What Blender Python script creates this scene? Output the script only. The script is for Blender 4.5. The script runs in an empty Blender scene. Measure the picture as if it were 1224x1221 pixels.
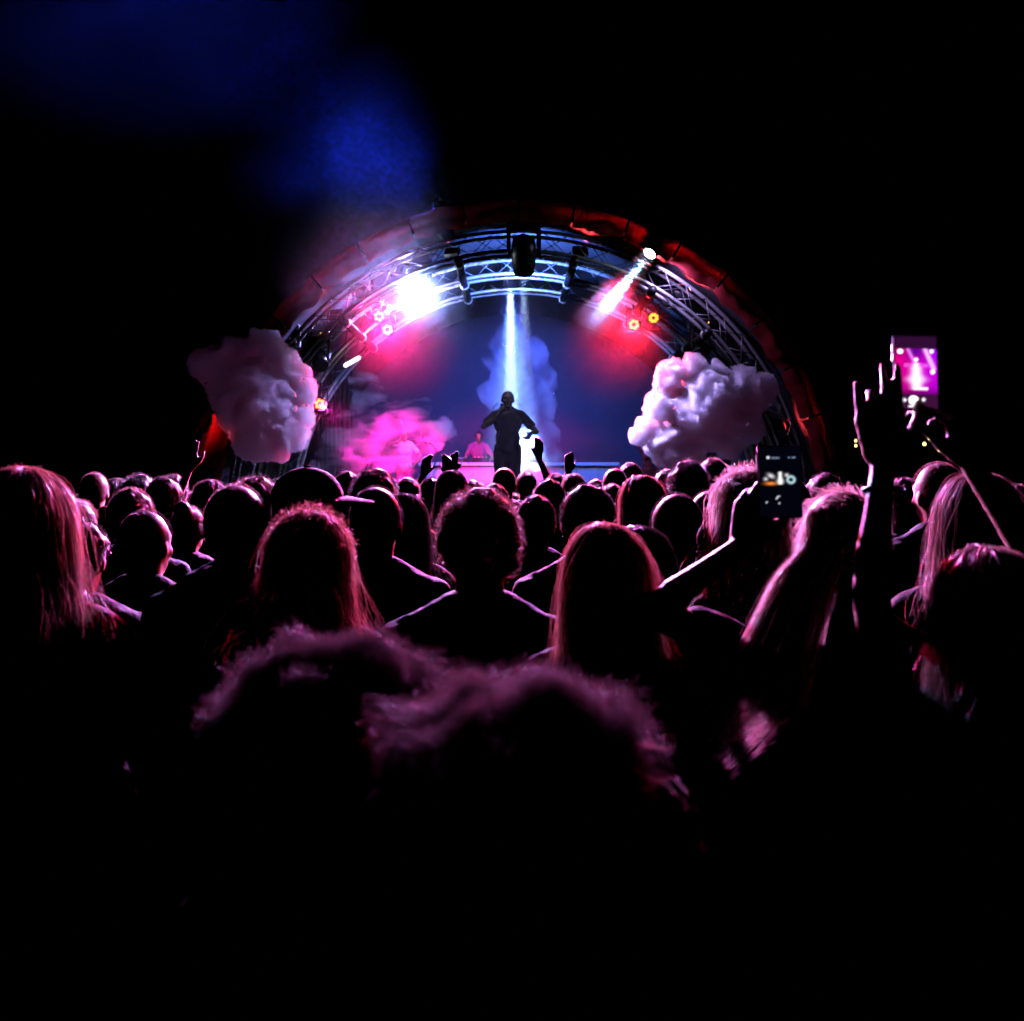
import bpy, math, random
import numpy as np
from mathutils import Vector, Matrix, noise

# ------------------------------------------------------------------ camera, world, exposure
scene = bpy.context.scene
COL = scene.collection
F = 1000.0            # focal length in photograph pixels
CX, HY = 612.0, 570.0 # principal column, horizon row
EYE = 1.75
cam = bpy.data.cameras.new('camera')
cam.sensor_width = 36.0
cam.lens = 36.0 * F / 1224.0
cam.shift_y = -(610.5 - HY) / 1224.0
cam.clip_start = 0.05
cam.clip_end = 2000.0
cam.dof.use_dof = True
cam.dof.focus_distance = 4.0
cam.dof.aperture_fstop = 3.9
camo = bpy.data.objects.new('camera', cam)
COL.objects.link(camo)
camo.location = (0, 0, EYE)
camo.rotation_euler = (math.radians(90), 0, 0)
scene.camera = camo

world = bpy.data.worlds.new('World')
scene.world = world
world.use_nodes = True
wn = world.node_tree.nodes
wl = world.node_tree.links
bg = wn.get('Background') or wn.new('ShaderNodeBackground')
sky = wn.new('ShaderNodeTexSky')
sky.sky_type = 'NISHITA'
sky.sun_disc = False
sky.sun_elevation = math.radians(-6)
sky.sun_rotation = math.radians(200)
wl.new(sky.outputs[0], bg.inputs[0])
bg.inputs[1].default_value = 0.0006

scene.view_settings.view_transform = 'Standard'
scene.view_settings.look = 'None'
scene.view_settings.exposure = 0.0
scene.view_settings.gamma = 1.0
scene.render.engine = 'CYCLES'
cy = scene.cycles
cy.use_denoising = True
cy.max_bounces = 10
cy.diffuse_bounces = 0
cy.glossy_bounces = 0
cy.transmission_bounces = 4
cy.volume_bounces = 6
cy.transparent_max_bounces = 8
cy.volume_max_steps = 256
cy.sample_clamp_indirect = 4.0
cy.caustics_reflective = False
cy.caustics_refractive = False

RNG = np.random.default_rng(7)
random.seed(7)


def P(px, py, d):
    """photograph pixel at depth d -> place in the scene"""
    return Vector(((px - CX) / F * d, d, EYE - (py - HY) / F * d))


# ------------------------------------------------------------------ materials
def new_mat(name):
    m = bpy.data.materials.new(name)
    m.use_nodes = True
    nt = m.node_tree
    nt.nodes.clear()
    out = nt.nodes.new('ShaderNodeOutputMaterial')
    return m, nt, out


def pbr(name, color, rough=0.6, metal=0.0, noise_scale=None, amount=0.25, bump=0.0, bump_scale=80.0, spec=0.5, sheen=0.0):
    m, nt, out = new_mat(name)
    b = nt.nodes.new('ShaderNodeBsdfPrincipled')
    b.inputs['Base Color'].default_value = (*color, 1)
    b.inputs['Roughness'].default_value = rough
    b.inputs['Metallic'].default_value = metal
    b.inputs['Specular IOR Level'].default_value = spec
    if sheen:
        b.inputs['Sheen Weight'].default_value = sheen
    nt.links.new(b.outputs[0], out.inputs[0])
    tc = nt.nodes.new('ShaderNodeTexCoord')
    if noise_scale:
        n = nt.nodes.new('ShaderNodeTexNoise')
        n.inputs['Scale'].default_value = noise_scale
        n.inputs['Detail'].default_value = 5
        nt.links.new(tc.outputs['Object'], n.inputs['Vector'])
        r = nt.nodes.new('ShaderNodeMix')
        r.data_type = 'RGBA'
        r.inputs[6].default_value = (*[c * (1 - amount) for c in color], 1)
        r.inputs[7].default_value = (*[min(1, c * (1 + amount)) for c in color], 1)
        nt.links.new(n.outputs['Fac'], r.inputs[0])
        nt.links.new(r.outputs[2], b.inputs['Base Color'])
        mr = nt.nodes.new('ShaderNodeMapRange')
        mr.inputs[3].default_value = max(0.05, rough - 0.12)
        mr.inputs[4].default_value = min(1, rough + 0.12)
        nt.links.new(n.outputs['Fac'], mr.inputs[0])
        nt.links.new(mr.outputs[0], b.inputs['Roughness'])
    if bump:
        n2 = nt.nodes.new('ShaderNodeTexNoise')
        n2.inputs['Scale'].default_value = bump_scale
        n2.inputs['Detail'].default_value = 6
        nt.links.new(tc.outputs['Object'], n2.inputs['Vector'])
        bp = nt.nodes.new('ShaderNodeBump')
        bp.inputs['Strength'].default_value = bump
        bp.inputs['Distance'].default_value = 0.02
        nt.links.new(n2.outputs['Fac'], bp.inputs['Height'])
        nt.links.new(bp.outputs[0], b.inputs['Normal'])
    return m


def hair_mat(name, color, see=0.0, gloss=0.8):
    m, nt, out = new_mat(name)
    tc = nt.nodes.new('ShaderNodeTexCoord')
    n = nt.nodes.new('ShaderNodeTexNoise')
    n.inputs['Scale'].default_value = 60
    nt.links.new(tc.outputs['Object'], n.inputs['Vector'])
    mix = nt.nodes.new('ShaderNodeMix')
    mix.data_type = 'RGBA'
    mix.inputs[6].default_value = (*[c * 0.6 for c in color], 1)
    mix.inputs[7].default_value = (*[min(1, c * 1.5) for c in color], 1)
    nt.links.new(n.outputs['Fac'], mix.inputs[0])
    d = nt.nodes.new('ShaderNodeBsdfDiffuse')
    t = nt.nodes.new('ShaderNodeBsdfTranslucent')
    g = nt.nodes.new('ShaderNodeBsdfGlossy')
    g.inputs['Roughness'].default_value = 0.4
    g.inputs['Color'].default_value = (0.55, 0.5, 0.48, 1)
    nt.links.new(mix.outputs[2], d.inputs[0])
    nt.links.new(mix.outputs[2], t.inputs[0])
    a = nt.nodes.new('ShaderNodeMixShader'); a.inputs[0].default_value = 0.5 if see else 0.0
    b = nt.nodes.new('ShaderNodeMixShader')
    fr = nt.nodes.new('ShaderNodeFresnel'); fr.inputs[0].default_value = 1.55
    fm = nt.nodes.new('ShaderNodeMath'); fm.operation = 'MULTIPLY_ADD'; fm.inputs[1].default_value = gloss; fm.inputs[2].default_value = 0.06 * gloss
    nt.links.new(fr.outputs[0], fm.inputs[0]); nt.links.new(fm.outputs[0], b.inputs[0])
    nt.links.new(d.outputs[0], a.inputs[1]); nt.links.new(t.outputs[0], a.inputs[2])
    nt.links.new(a.outputs[0], b.inputs[1]); nt.links.new(g.outputs[0], b.inputs[2])
    if see:
        tr = nt.nodes.new('ShaderNodeBsdfTransparent'); c = nt.nodes.new('ShaderNodeMixShader'); c.inputs[0].default_value = see
        nt.links.new(b.outputs[0], c.inputs[1]); nt.links.new(tr.outputs[0], c.inputs[2]); nt.links.new(c.outputs[0], out.inputs[0])
    else:
        nt.links.new(b.outputs[0], out.inputs[0])
    return m


def emit(name, color, strength):
    m, nt, out = new_mat(name)
    e = nt.nodes.new('ShaderNodeEmission')
    e.inputs[0].default_value = (*color, 1)
    e.inputs[1].default_value = strength
    nt.links.new(e.outputs[0], out.inputs[0])
    return m


def emit_attr(name, strength):
    m, nt, out = new_mat(name)
    a = nt.nodes.new('ShaderNodeAttribute'); a.attribute_name = 'display'
    e = nt.nodes.new('ShaderNodeEmission')
    e.inputs[1].default_value = strength
    nt.links.new(a.outputs['Color'], e.inputs[0])
    nt.links.new(e.outputs[0], out.inputs[0])
    return m


def volume(name, density, color=(0.9, 0.9, 0.9), g=0.3, noise_scale=None, lo=0.4, hi=0.65, detail=4, stretch=(1, 1, 1)):
    m, nt, out = new_mat(name)
    v = nt.nodes.new('ShaderNodeVolumePrincipled')
    v.inputs['Color'].default_value = (*color, 1)
    v.inputs['Density'].default_value = density
    v.inputs['Anisotropy'].default_value = g
    nt.links.new(v.outputs[0], out.inputs['Volume'])
    if noise_scale:
        tc = nt.nodes.new('ShaderNodeTexCoord')
        mp = nt.nodes.new('ShaderNodeMapping'); mp.inputs['Scale'].default_value = stretch
        nt.links.new(tc.outputs['Object'], mp.inputs[0])
        n = nt.nodes.new('ShaderNodeTexNoise')
        n.inputs['Scale'].default_value = noise_scale
        n.inputs['Detail'].default_value = detail
        n.inputs['Distortion'].default_value = 0.6
        nt.links.new(mp.outputs[0], n.inputs['Vector'])
        r = nt.nodes.new('ShaderNodeMapRange')
        r.inputs[1].default_value = lo; r.inputs[2].default_value = hi
        r.inputs[3].default_value = 0.0; r.inputs[4].default_value = density
        nt.links.new(n.outputs['Fac'], r.inputs[0])
        nt.links.new(r.outputs[0], v.inputs['Density'])
    return m


M = {}
M['skin'] = pbr('skin', (0.42, 0.24, 0.17), 0.5, noise_scale=14, amount=0.12, bump=0.15, bump_scale=260)
M['skin_dark'] = pbr('skin_dark', (0.13, 0.07, 0.045), 0.45, noise_scale=14, amount=0.15, bump=0.15, bump_scale=260)
for nm, c in dict(black=(0.02, 0.02, 0.022), charcoal=(0.05, 0.05, 0.055), navy=(0.03, 0.04, 0.09), grey=(0.18, 0.18, 0.19), maroon=(0.16, 0.03, 0.04),
                  white=(0.7, 0.7, 0.7), pink=(0.55, 0.10, 0.28), olive=(0.08, 0.085, 0.05), denim=(0.05, 0.07, 0.13), red=(0.45, 0.04, 0.07)).items():
    M['cloth_' + nm] = pbr('cloth_' + nm, c, 0.85, noise_scale=18, amount=0.2, bump=0.35, bump_scale=55, spec=0.06)
for nm, c in dict(black=(0.025, 0.018, 0.015), brown=(0.14, 0.085, 0.065), dark=(0.042, 0.026, 0.028), red=(0.27, 0.10, 0.075), blond=(0.62, 0.47, 0.38)).items():
    M['hair_' + nm] = hair_mat('hair_' + nm, c)
    M['hair_' + nm + '_strand'] = hair_mat('hair_' + nm + '_strand', c, 0.38, 0.06 if nm == 'dark' else 0.5)
M['aluminium'] = pbr('aluminium', (0.78, 0.78, 0.80), 0.38, 0.55, noise_scale=30, amount=0.15)
M['brace_metal'] = pbr('brace_metal', (0.30, 0.30, 0.32), 0.45, 0.5, noise_scale=30, amount=0.2)
M['black_metal'] = pbr('black_metal', (0.02, 0.02, 0.022), 0.4, 0.2, noise_scale=25, amount=0.3)
M['black_plastic'] = pbr('black_plastic', (0.016, 0.016, 0.018), 0.35, 0.0, noise_scale=20, amount=0.3)
M['glass_lens'] = pbr('glass_lens', (0.25, 0.27, 0.3), 0.08, 0.6)
M['canopy_inside'] = pbr('canopy_inside', (0.045, 0.045, 0.06), 0.75, noise_scale=3, amount=0.3, bump=0.3, bump_scale=6)
M['drape'] = pbr('drape', (0.012, 0.011, 0.013), 0.9, noise_scale=8, amount=0.3)
M['deck'] = pbr('deck', (0.05, 0.048, 0.045), 0.6, noise_scale=6, amount=0.4, bump=0.2)
M['table_white'] = pbr('table_white', (0.72, 0.70, 0.71), 0.6, noise_scale=9, amount=0.08)
M['table_cloth'] = pbr('table_cloth', (0.62, 0.55, 0.60), 0.85, noise_scale=5, amount=0.12, bump=0.2, bump_scale=9)
M['ground'] = pbr('ground', (0.016, 0.015, 0.011), 0.95, noise_scale=2.5, amount=0.5, bump=0.8, bump_scale=12)


def backdrop_mat():
    m, nt, out = new_mat('backdrop_mesh')
    tc = nt.nodes.new('ShaderNodeTexCoord')
    b = nt.nodes.new('ShaderNodeBsdfPrincipled')
    w = nt.nodes.new('ShaderNodeTexNoise'); w.inputs['Scale'].default_value = 1.3; w.inputs['Detail'].default_value = 6
    nt.links.new(tc.outputs['Object'], w.inputs['Vector'])
    r = nt.nodes.new('ShaderNodeMix'); r.data_type = 'RGBA'
    r.inputs[6].default_value = (0.02, 0.025, 0.05, 1); r.inputs[7].default_value = (0.06, 0.07, 0.12, 1)
    nt.links.new(w.outputs['Fac'], r.inputs[0])
    nt.links.new(r.outputs[2], b.inputs['Base Color'])
    b.inputs['Roughness'].default_value = 0.7
    wv = nt.nodes.new('ShaderNodeTexWave'); wv.inputs['Scale'].default_value = 22; wv.bands_direction = 'X'
    nt.links.new(tc.outputs['Object'], wv.inputs['Vector'])
    bp = nt.nodes.new('ShaderNodeBump'); bp.inputs['Strength'].default_value = 0.3
    nt.links.new(wv.outputs['Fac'], bp.inputs['Height']); nt.links.new(bp.outputs[0], b.inputs['Normal'])
    nt.links.new(b.outputs[0], out.inputs[0])
    return m


M['backdrop'] = backdrop_mat()


def valance_mat():
    m, nt, out = new_mat('valance_fabric')
    tc = nt.nodes.new('ShaderNodeTexCoord')
    n = nt.nodes.new('ShaderNodeTexNoise'); n.inputs['Scale'].default_value = 2.2; n.inputs['Detail'].default_value = 7
    nt.links.new(tc.outputs['Object'], n.inputs['Vector'])
    r = nt.nodes.new('ShaderNodeMix'); r.data_type = 'RGBA'
    r.inputs[6].default_value = (0.20, 0.015, 0.02, 1); r.inputs[7].default_value = (0.55, 0.05, 0.06, 1)
    nt.links.new(n.outputs['Fac'], r.inputs[0])
    d = nt.nodes.new('ShaderNodeBsdfDiffuse'); t = nt.nodes.new('ShaderNodeBsdfTranslucent')
    nt.links.new(r.outputs[2], d.inputs[0]); nt.links.new(r.outputs[2], t.inputs[0])
    mx = nt.nodes.new('ShaderNodeMixShader'); mx.inputs[0].default_value = 0.14
    nt.links.new(d.outputs[0], mx.inputs[1]); nt.links.new(t.outputs[0], mx.inputs[2])
    nt.links.new(mx.outputs[0], out.inputs[0])
    return m


M['valance'] = valance_mat()
M['led_red'] = emit('led_red', (1.0, 0.13, 0.035), 6.5)
M['led_amber'] = emit('led_amber', (1.0, 0.42, 0.04), 2.2)
M['lens_white'] = emit('lens_white', (0.75, 0.86, 1.0), 60.0)
M['lens_soft'] = emit('lens_soft', (0.8, 0.88, 1.0), 12.0)
M['glint_white'] = emit('glint_white', (1.0, 0.85, 1.0), 3.0)
M['bulb_warm'] = emit('bulb_warm', (1.0, 0.75, 0.22), 3.0)
M['led_dim_blue'] = emit('led_dim_blue', (0.25, 0.3, 0.6), 0.25)
M['led_dot'] = emit('led_dot', (1.0, 0.45, 0.1), 2.0)


# ------------------------------------------------------------------ mesh helpers
def mesh_np(name, V, Fc, smooth=True):
    me = bpy.data.meshes.new(name)
    V = np.asarray(V, dtype=np.float32)
    if isinstance(Fc, np.ndarray):
        nf, k = Fc.shape
        me.vertices.add(len(V)); me.vertices.foreach_set('co', V.ravel())
        me.loops.add(nf * k); me.loops.foreach_set('vertex_index', Fc.astype(np.int32).ravel())
        me.polygons.add(nf)
        me.polygons.foreach_set('loop_start', np.arange(0, nf * k, k, dtype=np.int32))
        me.update(calc_edges=True)
    else:
        me.from_pydata([tuple(v) for v in V], [], [tuple(f) for f in Fc])
        me.update()
    if smooth:
        me.polygons.foreach_set('use_smooth', np.ones(len(me.polygons), dtype=bool))
    return me


class MB:
    """collects shapes into one mesh"""
    def __init__(self):
        self.v = []; self.f = []; self.n = 0

    def raw(self, V, Fc):
        V = np.asarray(V, float)
        self.v.append(V)
        self.f += [tuple(int(i) + self.n for i in f) for f in Fc]
        self.n += len(V)

    def box(self, c, s, rot=None, bev=0.0):
        x, y, z = s[0] / 2, s[1] / 2, s[2] / 2
        if bev <= 0:
            V = np.array([(i * x, j * y, k * z) for i in (-1, 1) for j in (-1, 1) for k in (-1, 1)], float)
            Fc = [(0, 1, 3, 2), (4, 6, 7, 5), (0, 4, 5, 1), (2, 3, 7, 6), (0, 2, 6, 4), (1, 5, 7, 3)]
        else:
            V = []; idx = {}
            for i in (-1, 1):
                for j in (-1, 1):
                    for k in (-1, 1):
                        for a in range(3):
                            p = [i * (x - bev), j * (y - bev), k * (z - bev)]
                            p[a] += (i, j, k)[a] * bev
                            idx[(i, j, k, a)] = len(V); V.append(p)
            V = np.array(V); Fc = []
            q = lambda a, s_, l: [idx[t] for t in l]
            for a in range(3):
                for sgn in (-1, 1):
                    o = [0, 1, 2]; o.remove(a)
                    ring = []
                    for u, w in ((-1, -1), (1, -1), (1, 1), (-1, 1)):
                        t = [0, 0, 0]; t[a] = sgn; t[o[0]] = u; t[o[1]] = w
                        ring.append(idx[(*t, a)])
                    Fc.append(ring)
            for a in range(3):
                o = [0, 1, 2]; o.remove(a)
                for u in (-1, 1):
                    for w in (-1, 1):
                        r = []
                        for sgn, ax in ((-1, o[0]), (1, o[0]), (1, o[1]), (-1, o[1])):
                            t = [0, 0, 0]; t[a] = sgn; t[o[0]] = u; t[o[1]] = w
                            r.append(idx[(*t, ax)])
                        Fc.append(r)
            for i in (-1, 1):
                for j in (-1, 1):
                    for k in (-1, 1):
                        Fc.append([idx[(i, j, k, a)] for a in range(3)])
        if rot is not None:
            V = V @ np.array(rot).T
        self.raw(V + np.array(c), Fc)

    def cone(self, p0, r0, p1, r1, seg=12, caps=2):
        """tapered rod with rounded (caps>0) or flat ends"""
        p0 = np.array(p0, float); p1 = np.array(p1, float)
        ax = p1 - p0; L = np.linalg.norm(ax); ax = ax / max(L, 1e-9)
        t = np.array([0, 0, 1.0]) if abs(ax[2]) < 0.9 else np.array([1.0, 0, 0])
        u = np.cross(ax, t); u /= np.linalg.norm(u); w = np.cross(ax, u)
        a = np.linspace(0, 2 * np.pi, seg, endpoint=False)
        dirs = np.outer(np.cos(a), u) + np.outer(np.sin(a), w)
        prof = []
        if caps:
            for k in range(caps):
                th = math.pi / 2 * (1 - (k + 0.35) / (caps))
                prof.append((p0 - ax * r0 * math.sin(th), r0 * math.cos(th)))
        prof += [(p0, r0), (p1, r1)]
        if caps:
            for k in reversed(range(caps)):
                th = math.pi / 2 * (1 - (k + 0.35) / (caps))
                prof.append((p1 + ax * r1 * math.sin(th), r1 * math.cos(th)))
        V = np.concatenate([c + dirs * r for c, r in prof])
        n = len(prof); Fc = []
        for i in range(n - 1):
            for j in range(seg):
                k = (j + 1) % seg
                Fc.append((i * seg + j, i * seg + k, (i + 1) * seg + k, (i + 1) * seg + j))
        Fc.append(tuple(reversed(range(seg)))); Fc.append(tuple(range((n - 1) * seg, n * seg)))
        self.raw(V, Fc)

    def ell(self, c, r, seg=16, rings=10, rot=None):
        V = [(0, 0, 1.0)]
        for i in range(1, rings):
            th = math.pi * i / rings
            for j in range(seg):
                ph = 2 * math.pi * j / seg
                V.append((math.sin(th) * math.cos(ph), math.sin(th) * math.sin(ph), math.cos(th)))
        V.append((0, 0, -1.0))
        Fc = [(0, 1 + j, 1 + (j + 1) % seg) for j in range(seg)]
        for i in range(rings - 2):
            for j in range(seg):
                a = 1 + i * seg; b = a + seg; k = (j + 1) % seg
                Fc.append((a + j, b + j, b + k, a + k))
        l = len(V) - 1; a = 1 + (rings - 2) * seg
        Fc += [(a + j, l, a + (j + 1) % seg) for j in range(seg)]
        V = np.array(V) * np.array(r)
        if rot is not None:
            V = V @ np.array(rot).T
        self.raw(V + np.array(c), Fc)

    def tube(self, pts, r, seg=8, closed=False, caps=True):
        pts = np.array(pts, float); n = len(pts)
        r = np.full(n, r) if np.isscalar(r) else np.array(r)
        tan = np.gradient(pts, axis=0)
        tan /= np.linalg.norm(tan, axis=1)[:, None] + 1e-12
        ref = np.array([0, 1.0, 0]) if abs(tan[:, 1]).max() < 0.9 else np.array([0.3, 0.2, 1.0])
        V = []
        for i in range(n):
            u = np.cross(tan[i], ref); u /= np.linalg.norm(u) + 1e-12; w = np.cross(tan[i], u)
            for j in range(seg):
                a = 2 * math.pi * j / seg
                V.append(pts[i] + r[i] * (math.cos(a) * u + math.sin(a) * w))
        Fc = []
        for i in range(n - 1):
            for j in range(seg):
                k = (j + 1) % seg
                Fc.append((i * seg + j, i * seg + k, (i + 1) * seg + k, (i + 1) * seg + j))
        if caps:
            Fc.append(tuple(reversed(range(seg)))); Fc.append(tuple(range((n - 1) * seg, n * seg)))
        self.raw(V, Fc)

    def lathe(self, prof, seg=24, origin=(0, 0, 0), rot=None):
        """prof: (radius, z) pairs around the z axis"""
        V = []
        for r, z in prof:
            for j in range(seg):
                a = 2 * math.pi * j / seg
                V.append((r * math.cos(a), r * math.sin(a), z))
        Fc = []
        for i in range(len(prof) - 1):
            for j in range(seg):
                k = (j + 1) % seg
                Fc.append((i * seg + j, i * seg + k, (i + 1) * seg + k, (i + 1) * seg + j))
        Fc.append(tuple(reversed(range(seg)))); Fc.append(tuple(range((len(prof) - 1) * seg, len(prof) * seg)))
        V = np.array(V)
        if rot is not None:
            V = V @ np.array(rot).T
        self.raw(V + np.array(origin), Fc)

    def mesh(self, name, smooth=True):
        return mesh_np(name, np.concatenate(self.v), self.f, smooth)


def fuse(mb, name, voxel, smooth=3, ratio=None):
    """melt the collected shapes into one continuous skin"""
    o = bpy.data.objects.new('tmp', mb.mesh('tmp'))
    COL.objects.link(o)
    m = o.modifiers.new('r', 'REMESH'); m.mode = 'VOXEL'; m.voxel_size = voxel
    if smooth:
        s = o.modifiers.new('s', 'SMOOTH'); s.factor = 0.5; s.iterations = smooth
    if ratio:
        d = o.modifiers.new('d', 'DECIMATE'); d.ratio = ratio
    dg = bpy.context.evaluated_depsgraph_get()
    dg.update()
    me = bpy.data.meshes.new_from_object(o.evaluated_get(dg))
    me.name = name
    old = o.data
    bpy.data.objects.remove(o); bpy.data.meshes.remove(old)
    me.polygons.foreach_set('use_smooth', np.ones(len(me.polygons), dtype=bool))
    return me


def obj(name, me, mat=None, parent=None, loc=(0, 0, 0), rot=None, scale=None):
    o = bpy.data.objects.new(name, me)
    if mat is not None and len(me.materials) == 0:
        me.materials.append(mat)
    elif mat is not None and me.materials[0] != mat:
        o.material_slots[0].link = 'OBJECT'; o.material_slots[0].material = mat
    COL.objects.link(o)
    o.location = loc
    if rot is not None:
        o.rotation_euler = rot
    if scale is not None:
        o.scale = scale if not np.isscalar(scale) else (scale, scale, scale)
    if parent is not None:
        o.parent = parent
    return o


def tag(o, label=None, cat=None, group=None, kind=None):
    if label: o['label'] = label
    if cat: o['category'] = cat
    if group: o['group'] = group
    if kind: o['kind'] = kind
    return o


def thing(name, label, cat, loc=(0, 0, 0), rotz=0.0, group=None, scale=1.0):
    o = bpy.data.objects.new(name, None)
    o.empty_display_size = 0.1
    COL.objects.link(o)
    o.location = loc; o.rotation_euler = (0, 0, rotz); o.scale = (scale,) * 3
    return tag(o, label, cat, group)


def aim(d):
    """matrix whose -Z looks along d"""
    return Vector(d).to_track_quat('-Z', 'Y').to_matrix()


def spot(parent, rel, target_dir, power, color, angle, blend=0.3, radius=0.05):
    l = bpy.data.lights.new('lamp_light', 'SPOT')
    l.energy = power; l.color = color; l.spot_size = math.radians(angle); l.spot_blend = blend
    l.shadow_soft_size = radius
    o = bpy.data.objects.new('lamp_light', l)
    COL.objects.link(o)
    o.parent = parent; o.location = rel
    o.rotation_euler = Vector(target_dir).to_track_quat('-Z', 'Y').to_euler()
    return o


# ------------------------------------------------------------------ setting: ground
g = MB()
N = 40
xs = np.linspace(-150, 150, N); ys = np.linspace(-60, 260, N)
V = [(x, y, 0.03 * noise.noise(Vector((x * .1, y * .1, 0)))) for y in ys for x in xs]
Fc = [(j * N + i, j * N + i + 1, (j + 1) * N + i + 1, (j + 1) * N + i) for j in range(N - 1) for i in range(N - 1)]
g.raw(V, Fc)
tag(obj('ground', g.mesh('ground'), M['ground'], loc=(0, 0, -0.04)), kind='structure')

# ------------------------------------------------------------------ stage
SX, Z0 = 0.085, 1.17
RO, RI, TD = 3.72, 3.47, 0.25
st = thing('stage_platform', 'black raised stage platform under the arched truss roof', 'stage', (SX, 10.3, 0))
for i in range(7):
    b = MB(); b.box((-3.75 + 1.25 * i, 3.3, Z0 - 0.06), (1.243, 6.6, 0.12), bev=0.006)
    obj('deck_panel', b.mesh('deck_panel', False), M['deck'], st)
b = MB()
n = 90
V = []; Fc = []
for i in range(n + 1):
    x = -4.37 + 8.74 * i / n
    y = 0.03 * math.sin(i * 1.7) + 0.012 * math.sin(i * 4.1)
    V += [(x, -0.03 + y, 0.02), (x, -0.03 + y * 0.4, Z0 - 0.13)]
Fc = [(2 * i, 2 * i + 2, 2 * i + 3, 2 * i + 1) for i in range(n)]
b.raw(V, Fc)
obj('skirt', b.mesh('skirt'), M['drape'], st)
for x in (-4.1, -2.0, 0, 2.0, 4.1):
    for y in (0.3, 3.2, 6.2):
        b = MB(); b.box((x, y, (Z0 - 0.12) / 2), (0.08, 0.08, Z0 - 0.12))
        obj('support_leg', b.mesh('support_leg', False), M['black_metal'], st)


def arc(r, y, a0=0.0, a1=math.pi, n=64):
    return [(r * math.cos(a0 + (a1 - a0) * i / n), y, r * math.sin(a0 + (a1 - a0) * i / n)) for i in range(n + 1)]


ARCH = (10.7, 11.9, 12.9)
names = ('front', 'middle', 'rear')
chord_me = []
for r in (RO, RI):
    b = MB(); b.tube(arc(r, 0), 0.025, 8); chord_me.append(b.mesh('chord'))
NB = 36
brace = {}
da = math.pi / NB
for key, (ra, ya, rb, yb) in dict(face=(RI, 0, RO, 0), inner=(RI, 0, RI, TD), outer=(RO, 0, RO, TD)).items():
    b = MB()
    b.cone((ra * math.cos(0.0), ya, ra * math.sin(0.0)), 0.006, (rb * math.cos(da), yb, rb * math.sin(da)), 0.006, 6, 0)
    brace[key] = b.mesh('brace')
    b = MB()
    b.cone((rb * math.cos(0.0), yb, rb * math.sin(0.0)), 0.006, (ra * math.cos(da), ya, ra * math.sin(da)), 0.006, 6, 0)
    brace[key + 'x'] = b.mesh('brace')
for D, nm in zip(ARCH, names):
    t = thing('truss_arch', f'aluminium box truss arch, the {nm} one of three over the stage', 'truss', (SX, D, Z0), group='truss arches over the stage')
    for k, me in enumerate(chord_me):
        for y in (0, TD):
            obj('chord', me, M['aluminium'], t, (0, y, 0))
    for i in range(NB):
        for key, yy in (('face', 0.0), ('inner', 0.0), ('face', TD)):
            if key == 'face' and yy > 0 and nm != 'front':
                continue
            kk = key if i % 2 == 0 else key + 'x'
            obj('brace', brace[kk], M['brace_metal'], t, (0, yy, 0), (0, -i * da, 0))
            if key == 'face' and yy == 0:
                obj('brace', brace[key + ('x' if i % 2 == 0 else '')], M['brace_metal'], t, (0, -0.02, 0), (0, -i * da, 0))
    for sx in (-1, 1):
        b = MB(); b.box((sx * (RO + RI) / 2, TD / 2, 0.012), (0.42, 0.42, 0.024), bev=0.004)
        obj('base_plate', b.mesh('base_plate', False), M['aluminium'], t)

# purlins running from the front arch to the rear one
for ang, lab in ((103, 'black purlin tube left of the central spotlights'), (78, 'black purlin tube right of the central spotlights'),
                 (131, 'purlin tube beside the paired red lamps'), (60, 'black purlin tube crossing the right white beam'),
                 (45, 'purlin tube above the right smoke cloud'), (152, 'purlin tube beside the left smoke cloud'), (26, 'purlin tube behind the right smoke cloud')):
    a = math.radians(ang); r = RI - 0.06
    b = MB(); b.cone((0, 0, 0), 0.055, (0, 2.75, 0), 0.055, 12, 0)
    p = obj('purlin_tube', b.mesh('purlin_tube'), M['black_metal'], None, (SX + r * math.cos(a), 10.62, Z0 + r * math.sin(a)))
    for y in (0.15, 1.35, 2.35):
        c = MB(); c.cone((0, y, 0), 0.068, (0, y + 0.06, 0), 0.068, 12, 0)
        obj('clamp', c.mesh('clamp'), M['aluminium'], p)
    tag(p, lab, 'tube', 'purlins of the stage roof')

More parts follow.
